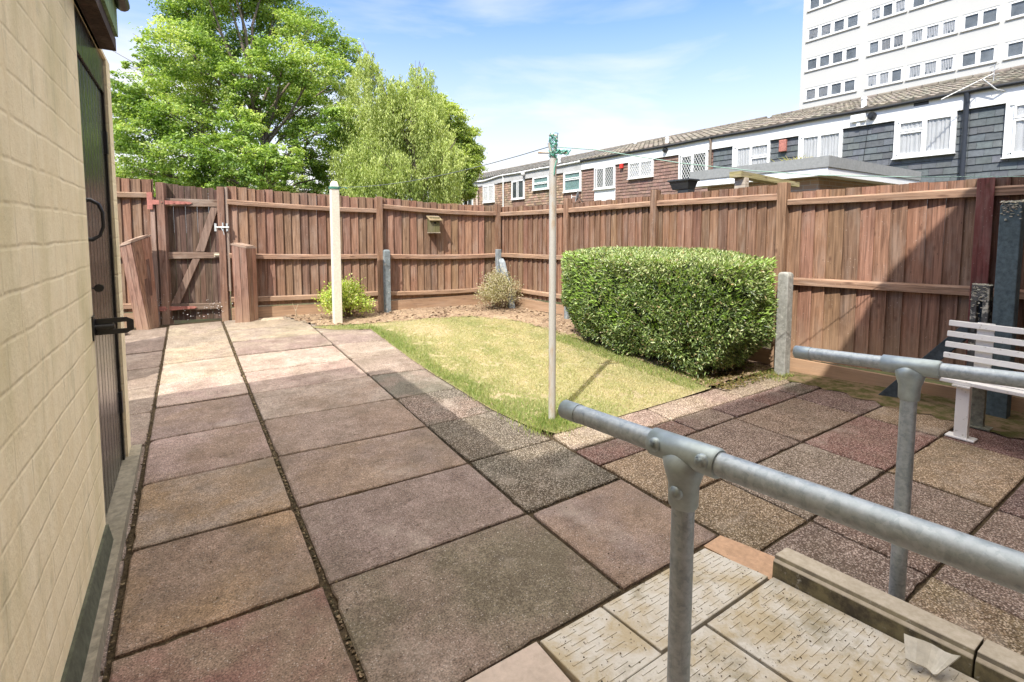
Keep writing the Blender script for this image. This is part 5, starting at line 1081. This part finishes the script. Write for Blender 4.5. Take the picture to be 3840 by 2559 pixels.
H = {}
FW = stone_mat('peeling_white_fascia', 12, .12, .7, .25, .2, (.30, .27, .22)); 
for mm_ in (FW,): pass
BLUEB = flat_mat('blue_black_pipe', (.035, .042, .055), .5, .4)
terrace()

# ------------------------------------------------------------------ tower block
def tower():
    X = 48.0; t = thing('tower_block', (X+7, 12, -1), 'tall white tower block with rows of small windows at the upper right', 'tower block')
    wm = flat_mat('white_render', (.50, .50, .48), .85, .2, 0, .02, .3)
    yL, yR = 24.45, -4.0; sill0 = 13.38; st = 2.692; wh = 1.18
    b = MB(); b.box(X+.12, yR, -1, X+14, yL, 36, (.8,)*3); b.build('wall', wm, t)
    bays = [(19.80, 24.02, 4), (16.54, 19.06, 3), (13.33, 16.25, 3), (11.1, 13.05, 2), (6.6, 10.65, 4), (2.6, 5.6, 3)]
    rows = [sill0+st*k for k in range(-4, 8)]
    bands = MB()
    for k, z in enumerate(rows):
        zn = z+wh; zt = rows[k+1] if k < len(rows)-1 else 36
        bands.box(X, yR, zn, X+.12, yL, zt)
        e = [yL]+[v for bb in bays for v in (bb[1], bb[0])]+[yR]
        for q in range(0, len(e), 2): bands.box(X+.001, e[q+1], z, X+.12, e[q], zn)
    bands.box(X, yR, -1, X+.12, yL, rows[0]); bands.build('facade', wm, t)
    gs = flat_mat('grey_sill', (.34, .33, .31), .8); sill_me = {}
    for z in rows[2:]:
        for (a, c, n) in bays:
            if (a, c) not in sill_me: sb = MB(); sb.box(X-.10, a-.08, -.06, X-.001, c+.08, -.001, (.5,)*3); o = sb.build('sill', gs, t); sill_me[(a, c)] = o
            else: o = sill_me[(a, c)].copy(); COL.objects.link(o); o.parent = t
            o.location = (0, 0, z)
    protos = {}; rr = random.Random(5); TBK = flat_mat('grey_room', (.24, .27, .30), .8, .1, 0, .5, .5)
    cu = [flat_mat('tower_curtain', (.80, .82, .85), .9, .1, 0, .12, 1.5), flat_mat('tower_blind', (.45, .46, .48), .9, .1, 0, .1, 1.5)]
    for bi, (a, c, n) in enumerate(bays):
        for var in range(3):
            f, pn, cr_, bk = MB(), MB(), MB(), MB(); w = (c-a)/n; z = 0
            f.box(X+.03, a, 0, X+.115, c, .10, (.8,)*3); f.box(X+.03, a, wh-.10, X+.115, c, wh, (.8,)*3)
            for q in range(n):
                y0, y1 = a+q*w, a+(q+1)*w; g = w*.14
                f.box(X+.031, y0, .10, X+.115, y0+g, wh-.10, (.8,)*3); f.box(X+.031, y1-g, .10, X+.115, y1, wh-.10, (.8,)*3)
                f.box(X+.012, y0+g, .10, X+.06, y1-g, .15, (.8,)*3); f.box(X+.012, y0+g, wh-.15, X+.06, y1-g, wh-.10, (.8,)*3)
                pn.box(X+.045, y0+g, .15, X+.05, y1-g, wh-.15); bk.box(X+.10, y0+g, .10, X+.105, y1-g, wh-.10)
                if rr.random() < .6:
                    for s in range(int((w-2*g)/.10)):
                        yy = y0+g+.02+s*.10; cr_.box(X+.08, yy, .12 if rr.random() < .7 else .35, X+.085, yy+.065, wh-.14)
            protos[(bi, var)] = (f, pn, cr_, bk)
    meshes = {}
    for k, z in enumerate(rows):
        if k < 2: continue
        for bi, (a, c, n) in enumerate(bays):
            var = rr.randrange(3); key = (bi, var)
            if key not in meshes:
                f, pn, cr_, bk = protos[key]
                o = f.build('window', M['upvc'], t); p_ = pn.build('pane', GL, t); p_.parent = o; c_ = None; k_ = bk.build('room_backing', TBK, t); k_.parent = o
                if cr_.v: c_ = cr_.build('blind', cu[var % 2], t); c_.parent = o
                meshes[key] = (o, p_, c_, k_)
            else:
                o0, p0, c0, k0 = meshes[key]; o = o0.copy(); COL.objects.link(o); o.parent = t
                for ch in (p0, c0, k0):
                    if ch: d = ch.copy(); COL.objects.link(d); d.parent = o
            o.location = (0, 0, z)
    b = MB(); b.box(X-.2, yR-.2, 36, X+14.2, yL+.2, 36.6); b.build('roof', wm, t)
GL2 = flat_mat('tower_glass', (.13, .16, .19), .12, .6, 0, .35, .6)
tower()

# ------------------------------------------------------------------ neighbour's flat roofed extension
def extension():
    xa, ya = 8.55, 3.86; xb, yb = 12.4, 6.47; base = ((xa+xb)/2, (ya+yb)/2, 0)
    t = thing('flat_roof_extension', base, 'flat roofed brick extension with grey felt edge and white fascia beyond the fence', 'extension')
    m, tt, bs = mat('pale_brick', .85, .2); p = gpos(tt); sp = N(tt, 'ShaderNodeSeparateXYZ'); lk(tt, p, sp.inputs[0]); cb = N(tt, 'ShaderNodeCombineXYZ'); lk(tt, math_(tt, 'ADD', sp.outputs['Y'], sp.outputs['X']), cb.inputs[0]); lk(tt, sp.outputs['Z'], cb.inputs[1])
    br = N(tt, 'ShaderNodeTexBrick'); lk(tt, cb.outputs[0], br.inputs['Vector']); br.inputs['Scale'].default_value = 1; br.inputs['Brick Width'].default_value = .225; br.inputs['Row Height'].default_value = .075; br.inputs['Mortar Size'].default_value = .006
    br.inputs['Color1'].default_value = (.44, .30, .20, 1); br.inputs['Color2'].default_value = (.33, .22, .15, 1); br.inputs['Mortar'].default_value = (.42, .37, .30, 1); lk(tt, br.outputs['Color'], bs.inputs['Base Color'])
    b = MB(); b.box(xa+.25, ya+.25, -.1, xb-.2, yb-.25, 2.29); b.build('wall', m, t)
    b = MB(); b.box(xa+.02, ya+.02, 2.295, xb-.02, yb-.02, 2.42); b.build('fascia', M['upvc'], t)
    b = MB(); b.box(xa, ya, 2.423, xb, yb, 2.60, (.27, .28, .275)); b.build('roof_felt', stone_mat('roof_felt', 20, .15, .9, 0, .2, stain=.2), t)
extension()
def timber():
    t = thing('timber_frame', (6.9, 4.3, 0), 'weathered timber post and cross rail standing just beyond the fence', 'timber frame')
    b = MB(); b.box(6.48, 3.985, 0, 6.56, 4.15, 2.14, (.50, .45, .37)); b.build('post', M['oldwood'], t); b = MB(); b.box(6.44, 3.25, 2.145, 6.56, 4.18, 2.215, (.33, .30, .15)); 
    b = MB(); b.hexa([(6.40, 4.00, 2.145), (8.0, 4.02, 2.085), (8.0, 4.12, 2.085), (6.40, 4.18, 2.145), (6.40, 4.00, 2.225), (8.0, 4.02, 2.155), (8.0, 4.12, 2.155), (6.40, 4.18, 2.225)], (.33, .30, .15)); b.build('cross_rail', M['oldwood'], t)
timber()
def planter():
    P = Vector((4.98, 3.85, 1.83)); t = thing('trough_planter', tuple(P), 'black plastic trough planter perched behind the long fence', 'planter')
    b = MB(); z0, z1 = 1.885, 2.00
    b.hexa([(4.90, 3.73, z0), (5.03, 3.73, z0), (5.03, 3.95, z0), (4.90, 3.95, z0), (4.87, 3.70, z1), (5.06, 3.70, z1), (5.06, 3.99, z1), (4.87, 3.99, z1)], (.02,)*3); b.box(4.862, 3.692, z1-.018, 5.068, 3.998, z1+.004); b.build('trough', BLK, t, .004)
    b = MB(); b.box(4.91, 3.73, .2, 5.03, 3.88, z0-.003, (.03,)*3); b.build('stand', BLK, t)
    lumps('potting_soil', [(random.uniform(4.89, 5.04), random.uniform(3.72, 3.97), 2.005) for _ in range(60)], .016, M['bark'], None, ((.10, .07, .05),), .6, 9).parent = None
BLK = flat_mat('black_plastic', (.03, .034, .037), .35, .5, 0, .15, 20)
planter()
o = [x for x in COL.objects if x.name == 'potting_soil'][0]; pt = [x for x in COL.objects if x.name.startswith('trough_planter')][0]; o.parent = pt; o.location = -Vector(pt['_base'])
def spiky():
    n = 90; c = np.array([9.3, 4.7, 2.58]); P = np.tile(c, (n, 1))+rng.normal(0, .03, (n, 3))*np.array([1, 5, .2]); a = rng.uniform(0, 6.28, n); D = np.stack([np.cos(a)*.7, np.sin(a)*1.4, np.abs(rng.normal(.6, .3, n))], 1)
    t = thing('spiky_plant', tuple(c), 'dry yellow spiky plant growing above the flat roof edge', 'plant'); leaves('foliage', P, D, rdir(n)+np.array([0, 0, 1]), rng.uniform(.2, .38, n), .018, palette(n, [(.58, .50, .24), (.42, .42, .16)]), M['leaf'], t)
spiky()

# ------------------------------------------------------------------ the house behind the camera, whose eaves shade the yard
def house():
    t = thing('house', (3, -4, 0), 'brick house whose eaves throw the broad shadow across the paving', 'house')
    b = MB(); b.box(-7.8, -8, -.1, 12, -.32, 4.86, (.40, .30, .22)); b.build('wall', TM['brick'], t)
    b = MB(); E_ = [(-8, HY+.03), (-1.9, HY), (1.5, .07), (2.35, .07), (2.6, .0), (3.0, -.12), (5, -.6), (12, -.6)]; n = len(E_); b.add([(x, y, 4.90) for x, y in E_]+[(x, -4.0, 5.9) for x, y in E_]+[(x, -8.2, 4.9) for x, y in E_], [(i, i+1, n+i+1, n+i) for i in range(n-1)]+[(n+i, n+i+1, 2*n+i+1, 2*n+i) for i in range(n-1)]+[(2*n+i, 2*n+i+1, i+1, i) for i in range(n-1)]+[(0, n, 2*n), (n-1, 3*n-1, 2*n-1)], (.25, .22, .18)); b.build('roof', RT, t)
    b = MB(); b.box(-7.95, HY-.16, 4.74, 2.3, HY-.14, 4.895, (.8,)*3); b.build('fascia', M['white'], t)
    b = MB(); b.box(1.0, -.315, .09, 1.95, -.27, 2.15, (.7,)*3); b.build('door', M['upvc'], t)
    b = MB(); b.box(3.2, -.315, .95, 5.2, -.27, 2.1, (.7,)*3); b.build('window', M['upvc'], t); b = MB(); b.box(3.27, -.27, 1.02, 5.13, -.262, 2.03); b.build('pane', GL2, t)
HY = .20
house()
for o in COL.objects:
    if '_base' in o: del o['_base']
